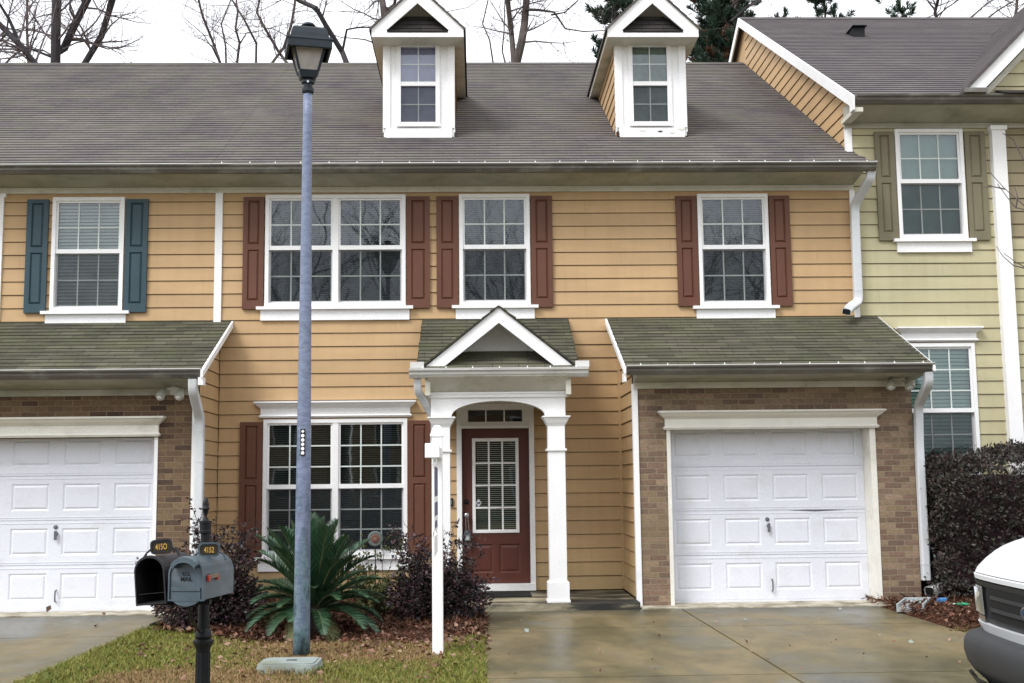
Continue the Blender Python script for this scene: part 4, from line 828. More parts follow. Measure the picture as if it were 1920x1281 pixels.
m = MB(); m.box(6.42, 6.72, 15.02, 15.20, 6.50, 6.56); m.build('gutter_splash_guard', 'gutter_dark', Rt)
# flat dark sliver painted for the shaded gap above the bent door section
m = MB(); m.poly([(3.80, YG+.2785, 1.113), (3.95, YG+.2785, 1.108), (4.15, YG+.2785, 1.098), (4.35, YG+.2785, 1.106), (4.52, YG+.2785, 1.113), (4.3, YG+.2785, 1.118), (4.0, YG+.2785, 1.119)]); m.build('dent_gap_shade', 'dull_steel', H)
# ================================================================ SMALL THINGS BY THE HOUSES
m = MB(); m.tube([at(262, 1189, 12.85)*1.0, (-3.47, 13.1, .03), (-3.42, 13.55, .035), (-3.40, 14.0, .04)][1:], [.018, .022, .016], 6); tag(m.build('garden_edging', 'mat_rubber'), 'black garden edging strip between the left driveway and the mulch', 'edging')
t = thing('lockbox', 'grey key lockbox hanging from the front door knob', 'lockbox', (-.125, Y0-.02, .98))
m = MB(); m.box(-.165, -.085, Y0-.055, Y0-.005, .75, .88); m.build('case', 'box_grey', t, bevel=.008)
m = MB(); m.tube([(-.145, Y0-.03, .88), (-.147, Y0-.03, 1.05), (-.135, Y0-.03, 1.10), (-.12, Y0-.03, 1.05), (-.105, Y0-.03, .88)], .005, 8); m.build('shackle', 'chrome', t)
m = MB(); m.box(-.148, -.102, Y0-.058, Y0-.0552, .765, .82); m.build('key_cover', 'plastic_grey', t)
m = MB(); m.box(-.22, .66, 14.86, 15.50, .101, .122); tag(m.build('doormat', 'mat_rubber', bevel=.005), 'black rubber doormat in front of the red door', 'doormat')
t = thing('splash_block', 'grey plastic splash block lying at the corner of the brick garage', 'splash block', (4.9, 13.9, .05))
m = MB(); P_ = lambda u, v, z: (4.60+.30*u+.36*v, 13.32+v*.74+u*-.02, z+.03)
for (a, b, c, d) in (((0, 0), (1, 0), (1, 1), (0, 1)),): m.poly([P_(*a, .03), P_(*b, .03), P_(*c, .05), P_(*d, .05)])
for (u0, v0, u1, v1) in ((0, 0, .07, 1), (.93, 0, 1, 1), (.07, .93, .93, 1), (.07, 0, .93, .045)):
    q = [P_(u0, v0, .0), P_(u1, v0, 0), P_(u1, v1, 0), P_(u0, v1, 0)]; h = .085 if v0 != 0 or v1 == 1 else .05; w = [(x, y, z+h) for x, y, z in q]; m.poly(w)
    for k in range(4): m.poly([q[k], q[(k+1) % 4], w[(k+1) % 4], w[k]])
m.build('block', 'plastic_grey', t)
m = MB(); m.poly([P_(.3, .55, .05), P_(.8, .5, .05), P_(.75, .56, .052), (P_(.35, .63, .052))]); m.build('drain_channel', 'mat_rubber', t)
t = thing('downspout_elbow', 'loose white downspout elbow lying on the leaves beside the garage corner', 'drainpipe', (5.45, 14.5, .1))
m = MB(); m.tube([(5.56, 14.52, .19), (5.44, 14.44, .15), (5.38, 14.40, .13)], [.055, .066, .068], 16, (1, 1), cap=False); m.build('pipe', 'white_vinyl', t, smooth=True)
m = MB(); m.tube([(5.382, 14.402, .131), (5.388, 14.405, .134)], [.062, .062], 16); m.build('opening', 'black_hole', t)
m = MB(); m.obox((5.33, 13.92, .075), (1, .2, .1), (0, 1, 0), (0, 0, 1), .055, .03, .022); m.tube([(5.30, 13.91, .09), (5.40, 13.94, .10)], [.03, .02], 8); tag(m.build('food_wrapper', 'litter_blue'), 'crumpled blue wrapper on the dead leaves by the hedge', 'rubbish')
m = MB(); m.lathe([(.075, 0), (.08, .012), (.05, .022), (.02, .026)], (5.38, 13.42, .085), 14); tag(m.build('can_lid', 'litter_green'), 'flattened green can lid on the dead leaves by the hedge', 'rubbish')
m = MB(); m.obox((5.36, 13.68, .065), (1, -.3, .1), (.3, 1, 0), (0, 0, 1), .04, .03, .012); tag(m.build('paper_scrap', 'trim_cream'), 'pale scrap of paper between the blue wrapper and green lid', 'rubbish')
# round star ornament hanging in the lower window
sx, sy, sz = -1.30, 15.55, .80
t = thing('star_ornament', 'round grey disc with a rusty star in front of the lower window', 'ornament', (sx, sy, 0))
m = MB(); m.lathe([(.10, 0), (.10, -.008), (.085, -.016), (.0, -.016)], (sx, sy, sz), 24, 'y'); m.build('disc', 'star_grey', t)
m = MB(); m.lathe([(.055, -.017), (.052, -.022), (.045, -.024)], (sx, sy, sz), 20, 'y'); m.build('rim', 'star_rust', t)
m = MB(); pts = []
for k in range(10): a = math.pi/2+k*math.pi/5; rr = .036 if k % 2 == 0 else .015; pts.append((sx+rr*math.cos(a), sz+rr*math.sin(a)))
m.prism(pts, sy-.034, sy-.0245); m.build('star', 'flag_tan', t)
m = MB(); m.tube([(sx, sy+.004, sz-.12), (sx, sy+.004, .03)], .008, 6); m.build('stake', 'black_metal', t)
# ================================================================ STREET LAMP
LX, LY = -1.535, 10.72
t = thing('street_lamp', 'tall tapered blue-grey street lamp with a dark lantern head on the lawn', 'street lamp', (LX, LY, 0))
m = MB(); n = 24; zs = np.linspace(0, 5.06, n); m.tube([(LX+.012*z/5, LY, z) for z in zs], [.074-.034*(z/5.06)**1.0 for z in zs], 20); m.build('pole', 'pole_paint', t, smooth=True)
x_, y_ = LX+.012, LY
m = MB(); m.lathe([(.045, 5.05), (.055, 5.07), (.055, 5.10), (.042, 5.11), (.042, 5.14), (.062, 5.15), (.062, 5.17), (.04, 5.18), (.04, 5.21)], (x_, y_, 0), 20); m.build('collar', 'lamp_teal', t, smooth=False)
m = MB(); m.lathe([(.011, 0), (.011, -.02)], (x_+.01, y_-.055, 5.145), 8, 'y'); m.build('set_screw', 'chrome', t)
TW = .10  # lantern is turned a little
ca, sa = math.cos(.22), math.sin(.22)
def lp(u, v, z): return (x_+u*ca-v*sa, y_+u*sa+v*ca, z)
def lfr(mb, a, z0, b, z1):
    q = [lp(-a, -a, z0), lp(a, -a, z0), lp(a, a, z0), lp(-a, a, z0)]; w = [lp(-b, -b, z1), lp(b, -b, z1), lp(b, b, z1), lp(-b, b, z1)]
    mb.poly(q[::-1]); mb.poly(w)
    for k in range(4): mb.poly([q[k], q[(k+1) % 4], w[(k+1) % 4], w[k]])
head = MB(); lfr(head, .070, 5.19, .087, 5.255)
for k in range(4):   # corner bars
    su, sv = ((-1, -1), (1, -1), (1, 1), (-1, 1))[k]; head.bar(lp(su*.085, sv*.085, 5.25), lp(su*.155, sv*.155, 5.51), .016, .016)
h = head.build('lantern_frame', 'lamp_teal', t)
m = MB(); lfr(m, .082, 5.255, .150, 5.515); m.build('glass_panel', 'lamp_glass', t)
m = MB(); lfr(m, .208, 5.505, .200, 5.53); lfr(m, .176, 5.5302, .168, 5.575); lfr(m, .168, 5.5752, .152, 5.625); lfr(m, .152, 5.6252, .132, 5.645)
for k in range(4): su, sv = ((0, -1), (1, 0), (0, 1), (-1, 0))[k]; cx_, cy_ = su*.19, sv*.19; m.obox(lp(cx_, cy_, 5.468), (ca, sa, 0) if sv else (-sa, ca, 0), (-sa, ca, 0) if sv else (ca, sa, 0), (0, 0, 1), .195, .012, .04)
m.build('lantern_roof', 'lamp_teal', t, bevel=.006)
m = MB(); m.lathe([(.05, 5.645), (.032, 5.655), (.032, 5.675), (.062, 5.69), (.066, 5.70), (.05, 5.718), (.02, 5.725)], (x_, y_, 0), 20); m.build('finial', 'lamp_teal', t, smooth=True)
m = MB(); cz = 1.86; yy = LY-.072; m.obox((LX+.005, yy, cz), (1, 0, 0), (0, 1, 0), (0, 0, 1), .021, .003, .118); pl = m.build('number_strip', 'black_metal', t, bevel=.002)
for k in range(6):
    m = MB(); zz = cz+.095-k*.038; m.lathe([(.0155, 0), (.0145, -.003)], (LX+.005, yy-.003, zz), 14 if k else 4, 'y'); m.build('reflector', 'white_vinyl', pl)
# ================================================================ SIGN POST seen end on
SX, SY = -.35, 10.7
t = thing('sign_post', 'white real estate sign post seen end-on in front of the portico', 'sign post', (SX, SY, 0))
m = MB(); m.box(SX-.047, SX+.047, SY-.047, SY+.047, 0, 1.90); m.build('post', 'white_vinyl', t, bevel=.004)
m = MB(); m.frus(SX-.06, SX+.06, SY-.06, SY+.06, 1.9, SX-.06, SX+.06, SY-.06, SY+.06, 1.925); m.frus(SX-.052, SX+.052, SY-.052, SY+.052, 1.9251, SX-.035, SX+.035, SY-.035, SY+.035, 1.985); m.frus(SX-.035, SX+.035, SY-.035, SY+.035, 1.9851, SX-.015, SX+.015, SY-.015, SY+.015, 2.0); m.build('post_cap', 'white_vinyl', t)
m = MB(); m.box(SX-.043, SX+.043, SY-1.15, SY-.048, 1.70, 1.79); m.build('arm', 'white_vinyl', t)
m = MB(); m.frus(SX-.058, SX+.058, SY-1.19, SY-1.13, 1.685, SX-.058, SX+.058, SY-1.19, SY-1.13, 1.80); m.build('arm_cap', 'white_vinyl', t, bevel=.006)
m = MB(); m.box(SX-.009, SX+.009, SY-1.02, SY-.12, 1.10, 1.64); sg_ = m.build('sign_panel', 'white_vinyl', t)
m = MB()
for k, (a, b, c, d) in enumerate(((.05, .85, 1.38, 1.62), (.05, .85, 1.22, 1.33), (.15, .7, 1.12, 1.18))): m.poly([(SX-.0102, SY-1.02+a, c), (SX-.0102, SY-1.02+b, c), (SX-.0102, SY-1.02+b, d), (SX-.0102, SY-1.02+a, d)]); m.poly([(SX+.0102, SY-1.02+a, c), (SX+.0102, SY-1.02+b, c), (SX+.0102, SY-1.02+b, d), (SX+.0102, SY-1.02+a, d)])
m.build('printing', 'sign_print', sg_)
m = MB(); m.box(SX-.007, SX+.007, SY-.98, SY-.16, .90, 1.06); m.build('rider_panel', 'white_vinyl', t)
for yy in (SY-.95, SY-.2):
    m = MB(); m.tube([(SX, yy, 1.70), (SX, yy, 1.638)], .006, 6); m.build('hanger', 'chrome', t); m = MB(); m.tube([(SX, yy, 1.10), (SX, yy, 1.058)], .005, 6); m.build('hanger', 'chrome', t)
# ================================================================ UTILITY BOX
t = thing('utility_box', 'low grey-green concrete utility box in the grass at the foot of the street lamp', 'utility box', (-1.5, 9.95, 0))
ux0, ux1, uy0, uy1 = -1.74, -1.27, 9.68, 10.08
def rr(x0, x1, y0, y1, r, n=5):
    o = []
    for cx_, cy_, a0 in ((x1-r, y1-r, 0), (x0+r, y1-r, 90), (x0+r, y0+r, 180), (x1-r, y0+r, 270)):
        for k in range(n): a = math.radians(a0+90*k/(n-1)); o.append((cx_+r*math.cos(a), cy_+r*math.sin(a)))
    return o
m = MB(); A = rr(ux0-.02, ux1+.02, uy0-.02, uy1+.02, .07); B = rr(ux0, ux1, uy0, uy1, .06); n = len(A)
m.poly([(x, y, .085) for x, y in B])
for i in range(n): a, b, c_, d = A[i], A[(i+1) % n], B[(i+1) % n], B[i]; m.poly([(*a, -.02), (*b, -.02), (*c_, .085), (*d, .085)])
m.build('body', 'utility_green', t)
m = MB(); B2 = rr(ux0+.025, ux1-.025, uy0+.025, uy1-.025, .05); m.poly([(x, y, .094) for x, y in B2])
for i in range(n): a, b = B2[i], B2[(i+1) % n]; m.poly([(*a, .0855), (*b, .0855), (*b, .094), (*a, .094)])
ld = m.build('lid', 'utility_green', t); m = MB(); m.box(-1.53, -1.45, 9.86, 9.89, .0942, .098); m.build('pull_slot', 'mat_rubber', ld)
# ================================================================ MAILBOXES
MX, MY = -1.672, 7.52
t = thing('mailbox_post', 'black fluted post carrying two mailboxes at the kerb', 'mailbox', (MX, MY, 0))
prof = [(.06, 0), (.06, .03), (.045, .05), (.042, .34), (.040, .48), (.045, .50), (.050, .515), (.062, .535), (.062, .55), (.046, .56), (.052, .575), (.046, .60), (.036, .62), (.032, .80), (.028, .95), (.027, 1.20)]
m = MB(); m.lathe(prof, (MX, MY, 0), 32); pst = m.build('post', 'black_metal', t, smooth=False)
m = MB()
for k in range(12): a = 2*math.pi*k/12; m.tube([(MX+.042*math.cos(a), MY+.042*math.sin(a), .06), (MX+.038*math.cos(a), MY+.038*math.sin(a), .48)], .006, 6)
m.build('flutes', 'black_metal', pst)
m = MB(); m.lathe([(.027, 1.19), (.038, 1.195), (.038, 1.21), (.035, 1.213), (.035, 1.25), (.038, 1.253), (.038, 1.268), (.02, 1.272), (.014, 1.29)], (MX, MY, 0), 20); m.build('capital', 'black_metal', pst)
m = MB(); m.lathe([(.014, 1.285), (.008, 1.295), (.014, 1.315), (.018, 1.335), (.024, 1.34), (.024, 1.347), (.018, 1.352), (.020, 1.368), (.016, 1.39), (.008, 1.41), (.002, 1.415)], (MX, MY, 0), 20); m.build('finial', 'black_metal', pst, smooth=True)
m = MB(); m.box(MX-.30, MX+.12, MY-.40, MY-.34, .80, .825); m.box(MX-.30, MX+.12, MY-.12, MY-.06, .80, .825); m.box(MX-.02, MX+.02, MY-.40, MY, .802, .823)
m.tube([(MX, MY-.38, .79), (MX, MY-.30, .70), (MX, MY-.12, .62), (MX, MY-.02, .60)], .010, 8); m.build('bracket', 'black_metal', t)
def arch_pts(w, h, n=14):
    r = w/2; return [(-r, 0), (r, 0)]+[(r*math.cos(a), (h-r)+r*math.sin(a)) for a in np.linspace(0, math.pi, n)]
def mailbox(front, yaw, roll, w, h, ln, mat, closed, number, label):
    M = Matrix.Translation(front) @ Matrix.Rotation(yaw, 4, 'Z') @ Matrix.Rotation(roll, 4, 'Y')
    T = lambda x, y, z: tuple(M @ Vector((x, y, z)))
    def ext(mb, pts, y0, y1, s0=1, s1=1, cap=(1, 1)):
        n = len(pts); zc = h*.45; f = lambda p, s, y: T(p[0]*s, y, zc+(p[1]-zc)*s)
        for i in range(n): a, b = pts[i], pts[(i+1) % n]; mb.poly([f(a, s0, y0), f(b, s0, y0), f(b, s1, y1), f(a, s1, y1)])
        if cap[0]: mb.poly([f(p, s0, y0) for p in pts])
        if cap[1]: mb.poly([f(p, s1, y1) for p in reversed(pts)])
    A = arch_pts(w, h); mb = MB(); ext(mb, A, .0, ln, 1, 1, (0, 0)); ext(mb, A, ln, ln+.03, 1, .9, (0, 1)); ext(mb, A, -.012, .012, 1.05, 1.05, (0, 0)); 
    n = len(A); zc = h*.45
    for yy in (-.012, .012): 
        for i in range(n): a, b = A[i], A[(i+1) % n]; f = lambda p, s: T(p[0]*s, yy, zc+(p[1]-zc)*s); mb.poly([f(a, 1.05), f(b, 1.05), f(b, .955), f(a, .955)])
    bx = mb.build('mailbox', mat, t, label=label)
    if closed:
        d = MB(); ext(d, A, -.003, .004, .95, .95); d_ = d.build('door', mat, bx)
        d = MB()
        P2 = [(-.085*w/.2, .05), (.085*w/.2, .05), (.085*w/.2, .068), (-.085*w/.2, .068)]
        ext(d, P2, -.014, -.0035); tg = [(-.085, .0), (-.05, -.025), (-.015, -.035), (.015, -.035), (.05, -.025), (.085, .0), (.085, .045), (-.085, .045)]; ext(d, [(x*w/.2, z) for x, z in tg], -.010, -.0032)
        d.build('door_rail', mat, bx)
        d = MB(); hood = [(w*.40*math.cos(a), h-.055+.060*math.sin(a)) for a in np.linspace(math.radians(15), math.radians(165), 10)]; hood += [(w*.33*math.cos(a), h-.075+.050*math.sin(a)) for a in np.linspace(math.radians(165), math.radians(15), 10)]
        ext(d, hood, -.055, .0, .98, 1.02); d.build('door_handle_hood', mat, bx)
        for txt, zz, sz in (('U.S.', .135, .030), ('MAIL', .105, .032)): text(txt, T, 0, -.0045, zz, sz, 'black_metal', bx, 'lettering', 1.0)
    else:
        d = MB(); ext(d, [(x*.94, zc+(z-zc)*.94) for x, z in A], .30, .31); ext(d, [(x*.955, zc+(z-zc)*.955) for x, z in A], .0, .30, 1, 1, (0, 0)); d.build('inside', 'black_hole', bx)
        d = MB(); d.poly([T(-w*.47, .0, .055), T(w*.47, .0, .055), T(w*.47, .006, .058), T(-w*.47, .006, .058)]); d.build('tray_edge', 'mailbox_dark', bx)
    # flag on the right side
    d = MB(); X = w/2+.004
    for yy in (.05, .185): d.obox(T(X+.006, yy, .115), M.to_3x3() @ Vector((1, 0, 0)), M.to_3x3() @ Vector((0, 1, 0)), M.to_3x3() @ Vector((0, 0, 1)), .007, .013, .017)
    fl = d.build('flag', 'flag_red', bx, bevel=.003)
    d = MB(); d.obox(T(X+.010, .118, .125), M.to_3x3() @ Vector((1, 0, 0)), M.to_3x3() @ Vector((0, 1, 0)), M.to_3x3() @ Vector((0, 0, 1)), .004, .062, .011); d.build('flag_arm', 'flag_tan', fl)
    # number plate on top
    yw = number[1]; c = Vector(number[2]); M2 = M @ Matrix.Translation(c) @ Matrix.Rotation(yw, 4, 'Z'); T2 = lambda x, y, z: tuple(M2 @ Vector((x, y, z)))
    d = MB(); pp = rr(-.052, .052, -.032, .032, .020); q = rr(-.062, .062, -.042, .042, .026); n = len(pp)
    for i in range(n):
        a, b, e, g = q[i], q[(i+1) % n], pp[(i+1) % n], pp[i]
        d.poly([T2(a[0], -.008, a[1]), T2(b[0], -.008, b[1]), T2(e[0], -.008, e[1]), T2(g[0], -.008, g[1])]); d.poly([T2(a[0], .008, a[1]), T2(b[0], .008, b[1]), T2(b[0], -.008, b[1]), T2(a[0], -.008, a[1])]); d.poly([T2(g[0], -.002, g[1]), T2(e[0], -.002, e[1]), T2(e[0], -.008, e[1]), T2(g[0], -.008, g[1])])
    d.poly([T2(x, .008, z) for x, z in q]); fr_ = d.build('number_frame', mat, bx)
    d = MB(); d.poly([T2(x, -.0025, z) for x, z in pp]); d.build('number_plate', 'plate_back', bx)
    text(number[0], T2, 0, -.0040, -.016, .046, 'number_gold', bx, 'number', .62)
    d = MB()
    for sx_ in (-1, 1): d.tube([T2(sx_*.058, 0, -.01), T2(sx_*.085, 0, -.03), T2(sx_*.10, .0, -.06)], [.007, .006, .012], 8)
    d.build('number_bracket', mat, bx)
def text(txt, T, x, y, z, size, mat, par, name, narrow=1.0):
    cu = bpy.data.curves.new(name, 'FONT'); cu.body = txt; cu.size = size; cu.align_x = 'CENTER'; cu.extrude = .0008; cu.offset = size*.012
    ob = bpy.data.objects.new(name, cu); COL.objects.link(ob); dg = bpy.context.evaluated_depsgraph_get(); me = bpy.data.meshes.new_from_object(ob.evaluated_get(dg))
    bpy.data.objects.remove(ob); me.name = name
    for v in me.vertices: p = T(x+v.co.x*narrow, y-v.co.z, z+v.co.y); v.co = p
    me.materials.clear(); me.materials.append(MATS[mat]); return link(name, me, par)
mailbox((-1.640, 6.93, .845), math.radians(-9), 0, .20, .238, .47, 'mailbox_metal', True, ('4152', math.radians(22), (.05, .20, .268)), 'blue-grey closed mailbox with a hooded door')
mailbox((-1.840, 6.96, .825), math.radians(-7), math.radians(-5), .168, .262, .47, 'mailbox_dark', False, ('415O', math.radians(14), (.02, .14, .31)), 'black open mailbox without its door, tilted to one side')
# ================================================================ PLANTS
def ball_pts(n, c, r, shell=.35):
    d = rng.normal(size=(n, 3)); d /= np.linalg.norm(d, axis=1)[:, None]; q = rng.uniform(shell, 1, n)**.6
    return np.array(c)+d*q[:, None]*np.array(r), d
def shrub(name, label, cat, base, r, n_stem, n_leaf, mat, stemmat='stem_brown', h=1.0, lf=.035, airy=.35, group=None, spread=1.0, lean=(0, 0), tuft=0):
    """arching stems from the base carrying leaves in pairs, dense near the ground, airy wands on top"""
    t = thing(name, label, cat, base, group); sm = MB(); P = []; D = []
    b = Vector(base)
    for i in range(n_stem):
        a = random.uniform(0, 2*math.pi); rad = r*spread*math.sqrt(random.random()); tall = h*random.uniform(.35, 1.0)*(1.0 if random.random() < airy else .68)
        tip = b+Vector((math.cos(a)*rad+lean[0], math.sin(a)*rad*.85+lean[1], tall)); c1 = b+Vector((math.cos(a)*rad*.35, math.sin(a)*rad*.3, tall*.75)); pts = []
        s0 = b+Vector((math.cos(a)*.08, math.sin(a)*.08, 0))
        for k in range(9): u = k/8; pts.append(s0*(1-u)**2+c1*2*u*(1-u)+tip*u*u+Vector((random.gauss(0, .008), random.gauss(0, .008), random.gauss(0, .006))))
        sm.tube(pts, [.005*(1-.8*k/8)+.0012 for k in range(9)], 4, cap=False)
        subs = [(pts, 1)]
        for _ in range(random.randint(3, 6)):
            k = random.randint(2, 7); dd = Vector((random.gauss(0, 1), random.gauss(0, 1), random.uniform(-.2, 1))).normalized()*random.uniform(.10, .24)*h
            q = [pts[k]+dd*u+Vector((0, 0, -.03*u*u)) for u in (0, .33, .66, 1)]; sm.tube(q, [.0025, .002, .0016, .001], 3, cap=False); subs.append((q, .5))
        for q, w in subs:
            m_ = int(n_leaf/n_stem*w/(1+.5*4))
            for _ in range(max(4, m_)):
                u = random.uniform(.12, 1)*(len(q)-1); k = min(int(u), len(q)-2); p = q[k].lerp(q[k+1], u-k); d = (q[k+1]-q[k]).normalized()
                P.append(p+Vector((random.gauss(0, .006), random.gauss(0, .006), random.gauss(0, .006)))); side = d.cross(Vector((random.gauss(0, 1), random.gauss(0, 1), random.gauss(0, 1)))).normalized(); D.append(side+d*.5)
    sm.build('stems', stemmat, t); leaves(np.array(P), lf, 'foliage', [mat], t, D=np.array(D), ratio=.55, droop=.15)
    if tuft:
        pp, dd = ball_pts(tuft, (base[0]+lean[0], base[1], h*.27), (r*.95, r*.8, h*.27), .2); pp[:, 2] = np.maximum(pp[:, 2], .03); leaves(pp, lf, 'inner_foliage', [mat], t, D=dd, ratio=.6)
    return t
shrub('shrub', 'dark purple shrub with wispy branches behind the mailboxes', 'shrub', (-2.78, 12.75, .03), .62, 110, 9000, 'leaf_purple', h=1.20, lf=.042, airy=.4, tuft=5000)
shrub('shrub', 'dark purple shrub at the foot of the portico behind the white sign post', 'shrub', (-.42, 13.05, .03), .60, 110, 8000, 'leaf_purple', h=1.08, lf=.042, airy=.3, tuft=5200)
shrub('shrub', 'thin yellow-green shrub between the palm and the purple shrub', 'shrub', (-1.12, 13.4, .03), .42, 34, 1700, 'leaf_green', h=.95, lf=.05, airy=.4)
shrub('shrub', 'small dark green evergreen shrub in front of the purple hedge', 'shrub', (6.75, 13.2, .03), .75, 90, 7000, 'leaf_evergreen', h=.98, lf=.045, airy=.3, tuft=4500)
# clipped purple hedge, one mass of two metres
t = thing('hedge', 'tall clipped purple hedge in front of the yellow house', 'hedge', (7.6, 14.6, 0)); P = []; D = []
NC = 1500; X = rng.uniform(5.45, 10.2, NC); face = rng.random(NC); zt = 1.70+.05*np.sin(X*3.1)+.04*np.sin(X*7.7+1)+.10*np.clip(X-6.2, 0, 2)-.25*np.clip(5.75-X, 0, 1)
Z = np.where(face < .66, rng.random(NC)**.85*zt, zt-rng.uniform(0, .04, NC)); Yy = np.where(face < .66, 14.05+.10*np.sin(X*2.3+.5)+.10*np.sin(Z*3.2+X)+.25*np.clip(Z/zt-.82, 0, 1)+rng.uniform(-.07, .10, NC), 14.2+rng.random(NC)*1.2)
lf_ = rng.random(NC) < .09; X = np.where(lf_, 5.44+rng.uniform(0, .12, NC), X); Yy = np.where(lf_, rng.uniform(14.15, 15.5, NC), Yy); Z = np.where(lf_, rng.random(NC)*1.62, Z)
C_ = np.stack([X, Yy, Z], 1); nl = 40; off = rng.normal(size=(NC, nl, 3)); off /= np.linalg.norm(off, axis=2)[:, :, None]; rad = rng.uniform(.06, .13, NC)[:, None, None]
P = (C_[:, None, :]+off*rad*rng.uniform(.5, 1.05, (NC, nl, 1))).reshape(-1, 3); D = (off+np.array([0, -.3, .35])).reshape(-1, 3); k_ = P[:, 2] > .1; P, D = P[k_], D[k_]
leaves(P, .050, 'foliage', ['leaf_hedge'], t, D=D, ratio=.5)
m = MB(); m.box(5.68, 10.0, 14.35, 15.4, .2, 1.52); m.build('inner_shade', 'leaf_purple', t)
m = MB()
for k in range(46):
    x = random.uniform(5.5, 10); m.tube([(x, 14.5+random.uniform(-.2, .4), 0), (x+random.gauss(0, .08), 14.4, .5), (x+random.gauss(0, .15), 14.3, 1.0)], [.018, .012, .007], 5)
m.build('stems', 'stem_brown', t)
P = []; D = []; m = MB()
for k in range(170):
    x = random.uniform(5.45, 9.5); y = random.uniform(14.1, 15.0); z0 = 1.66+.10*max(0, x-6.2); tip = Vector((x+random.gauss(0, .08), y+random.gauss(0, .05), z0+random.uniform(.05, .24))); b = Vector((x, y, z0-.05)); m.tube([b, tip], [.002, .001], 3, cap=False)
    for j in range(9): P.append(b.lerp(tip, random.uniform(.2, 1))); D.append(Vector((random.gauss(0, 1), random.gauss(0, 1), .4)))
m.build('shoots', 'stem_brown', t); leaves(np.array(P), .036, 'shoot_foliage', ['leaf_hedge'], t, D=np.array(D), ratio=.5)
# sago palm
t = thing('sago_palm', 'dark green sago palm behind the street lamp', 'palm', (-1.62, 12.15, 0))
m = MB(); m.lathe([(.13, .0), (.16, .06), (.15, .16), (.12, .24), (.05, .29)], (-1.62, 12.15, 0), 18); m.build('trunk', 'bark_grey', t)
V = []; Fc = []; mi = []; rm = MB()
def frond(az, el, ln, dry, bend):
    d0 = Vector((math.cos(az)*math.cos(el), math.sin(az)*math.cos(el), math.sin(el))); o = Vector((-1.62, 12.15, .24)); side = Vector((-math.sin(az), math.cos(az), 0)); pts = []; p = o; d = d0.copy()
    for k in range(13): pts.append(p.copy()); p = p+d*ln/12; d = (d+Vector((0, 0, -bend*(.3+k/9)*.10))).normalized()
    rm.tube(pts, [.008*(1-k/13)+.002 for k in range(13)], 4, cap=False)
    nl = 64
    for j in range(nl):
        u = (.14+.86*j/nl)*12; k = min(int(u), 11); q = pts[k].lerp(pts[k+1], u-k); dd = (pts[min(k+1, 12)]-pts[k]).normalized(); up = side.cross(dd).normalized(); L_ = ln*.235*math.sin(math.pi*min(1, .18+.80*(j/nl)))**.7
        for s in (-1, 1):
            if up.z < 0: up = -up
            ld = (side*s*.62+dd*.85+up*.34+Vector((random.gauss(0, .04), random.gauss(0, .04), random.gauss(0, .04)))).normalized(); w = dd*.0075; e = q+ld*L_+Vector((0, 0, -L_*.10)); mid = q+ld*L_*.55
            n0 = len(V); V.extend([q-w, q+w, mid+w*.9, mid-w*.9, e]); Fc.extend([(n0, n0+1, n0+2), (n0, n0+2, n0+3), (n0+3, n0+2, n0+4)]); mi.extend([1 if dry else 0]*3)
for i in range(88):
    ring_ = i/88; el = math.radians(86-90*ring_**1.45+random.uniform(-6, 6)); az = i*2.39996+random.uniform(-.2, .2); frond(az, el, random.uniform(.80, .98)*(1.0 if ring_ < .55 else .80), ring_ > .94, .30+.95*ring_)
rm.build('rachis', 'frond_dry', t); fast_mesh('fronds', np.array([tuple(v) for v in V]), np.array(Fc), ['frond_green', 'frond_dry'], t, np.array(mi))
# ---------------------------------------------------------------- grass and fallen leaves
def inside_bed(x, y):
    yb = 11.78+.22*np.sin(x*1.7)+.10*np.sin(x*4.1)+np.maximum(0, -x-2.2)*.9
    return (y > yb-.1)
def grass(name, n, x0, x1, y0, y1, keepf, hh, mats, wfun):
    X = rng.uniform(x0, x1, n); Yg_ = y0+(y1-y0)*rng.random(n)**1.3; k = keepf(X, Yg_); X, Yg_ = X[k], Yg_[k]; n = len(X)
    a = rng.uniform(0, 2*math.pi, n); h = hh*rng.uniform(.4, 1.35, n)*(1+wfun(X, Yg_)); w = .0032*rng.uniform(.7, 1.4, n); ln = rng.normal(0, .55, (n, 2))*h[:, None]
    b = np.stack([X, Yg_, np.zeros(n)], 1); wv = np.stack([np.cos(a)*w, np.sin(a)*w, np.zeros(n)], 1); mid = b+np.stack([ln[:, 0]*.35, ln[:, 1]*.35, h*.6], 1); tip = b+np.stack([ln[:, 0], ln[:, 1], h*.95], 1)
    V = np.stack([b-wv, b+wv, mid+wv*.8, mid-wv*.8, tip], 1).reshape(-1, 3); i = np.arange(n)[:, None]*5; F_ = np.concatenate([i+[0, 1, 2], i+[0, 2, 3], i+[3, 2, 4]])
    pat = .8*np.sin(X*2.6+1.3*np.sin(Yg_*2.1))+.7*np.sin(Yg_*3.1+X)+rng.normal(0, .55, n)+2.0*np.exp(-((X+.9)**2+(Yg_-10.8)**2)/.7)+1.1*np.exp(-((X+1.8)**2/.9+(Yg_-9.6)**2/.12))-1.6*(X > -.30)-1.5*np.exp(-(X+3.3)**2/.12)+.05; mi = (pat > .35).astype(int)
    o = fast_mesh(name, V, F_, mats, None, np.concatenate([mi]*3)); return tag(o, None, None, kind='stuff')
g1 = grass('lawn_grass', 95000, -3.49, .06, 8.9, 12.9, lambda x, y: ~inside_bed(x, y+rng.normal(0, .12, len(x))), .036, ['grass_blade', 'grass_dry'], lambda x, y: .7*(x > -.25)*(rng.random(len(x)) < .6)+.5*(x < -3.2)+.9*((np.abs(x+1.5) < .32) & (np.abs(y-9.72) < .12)))
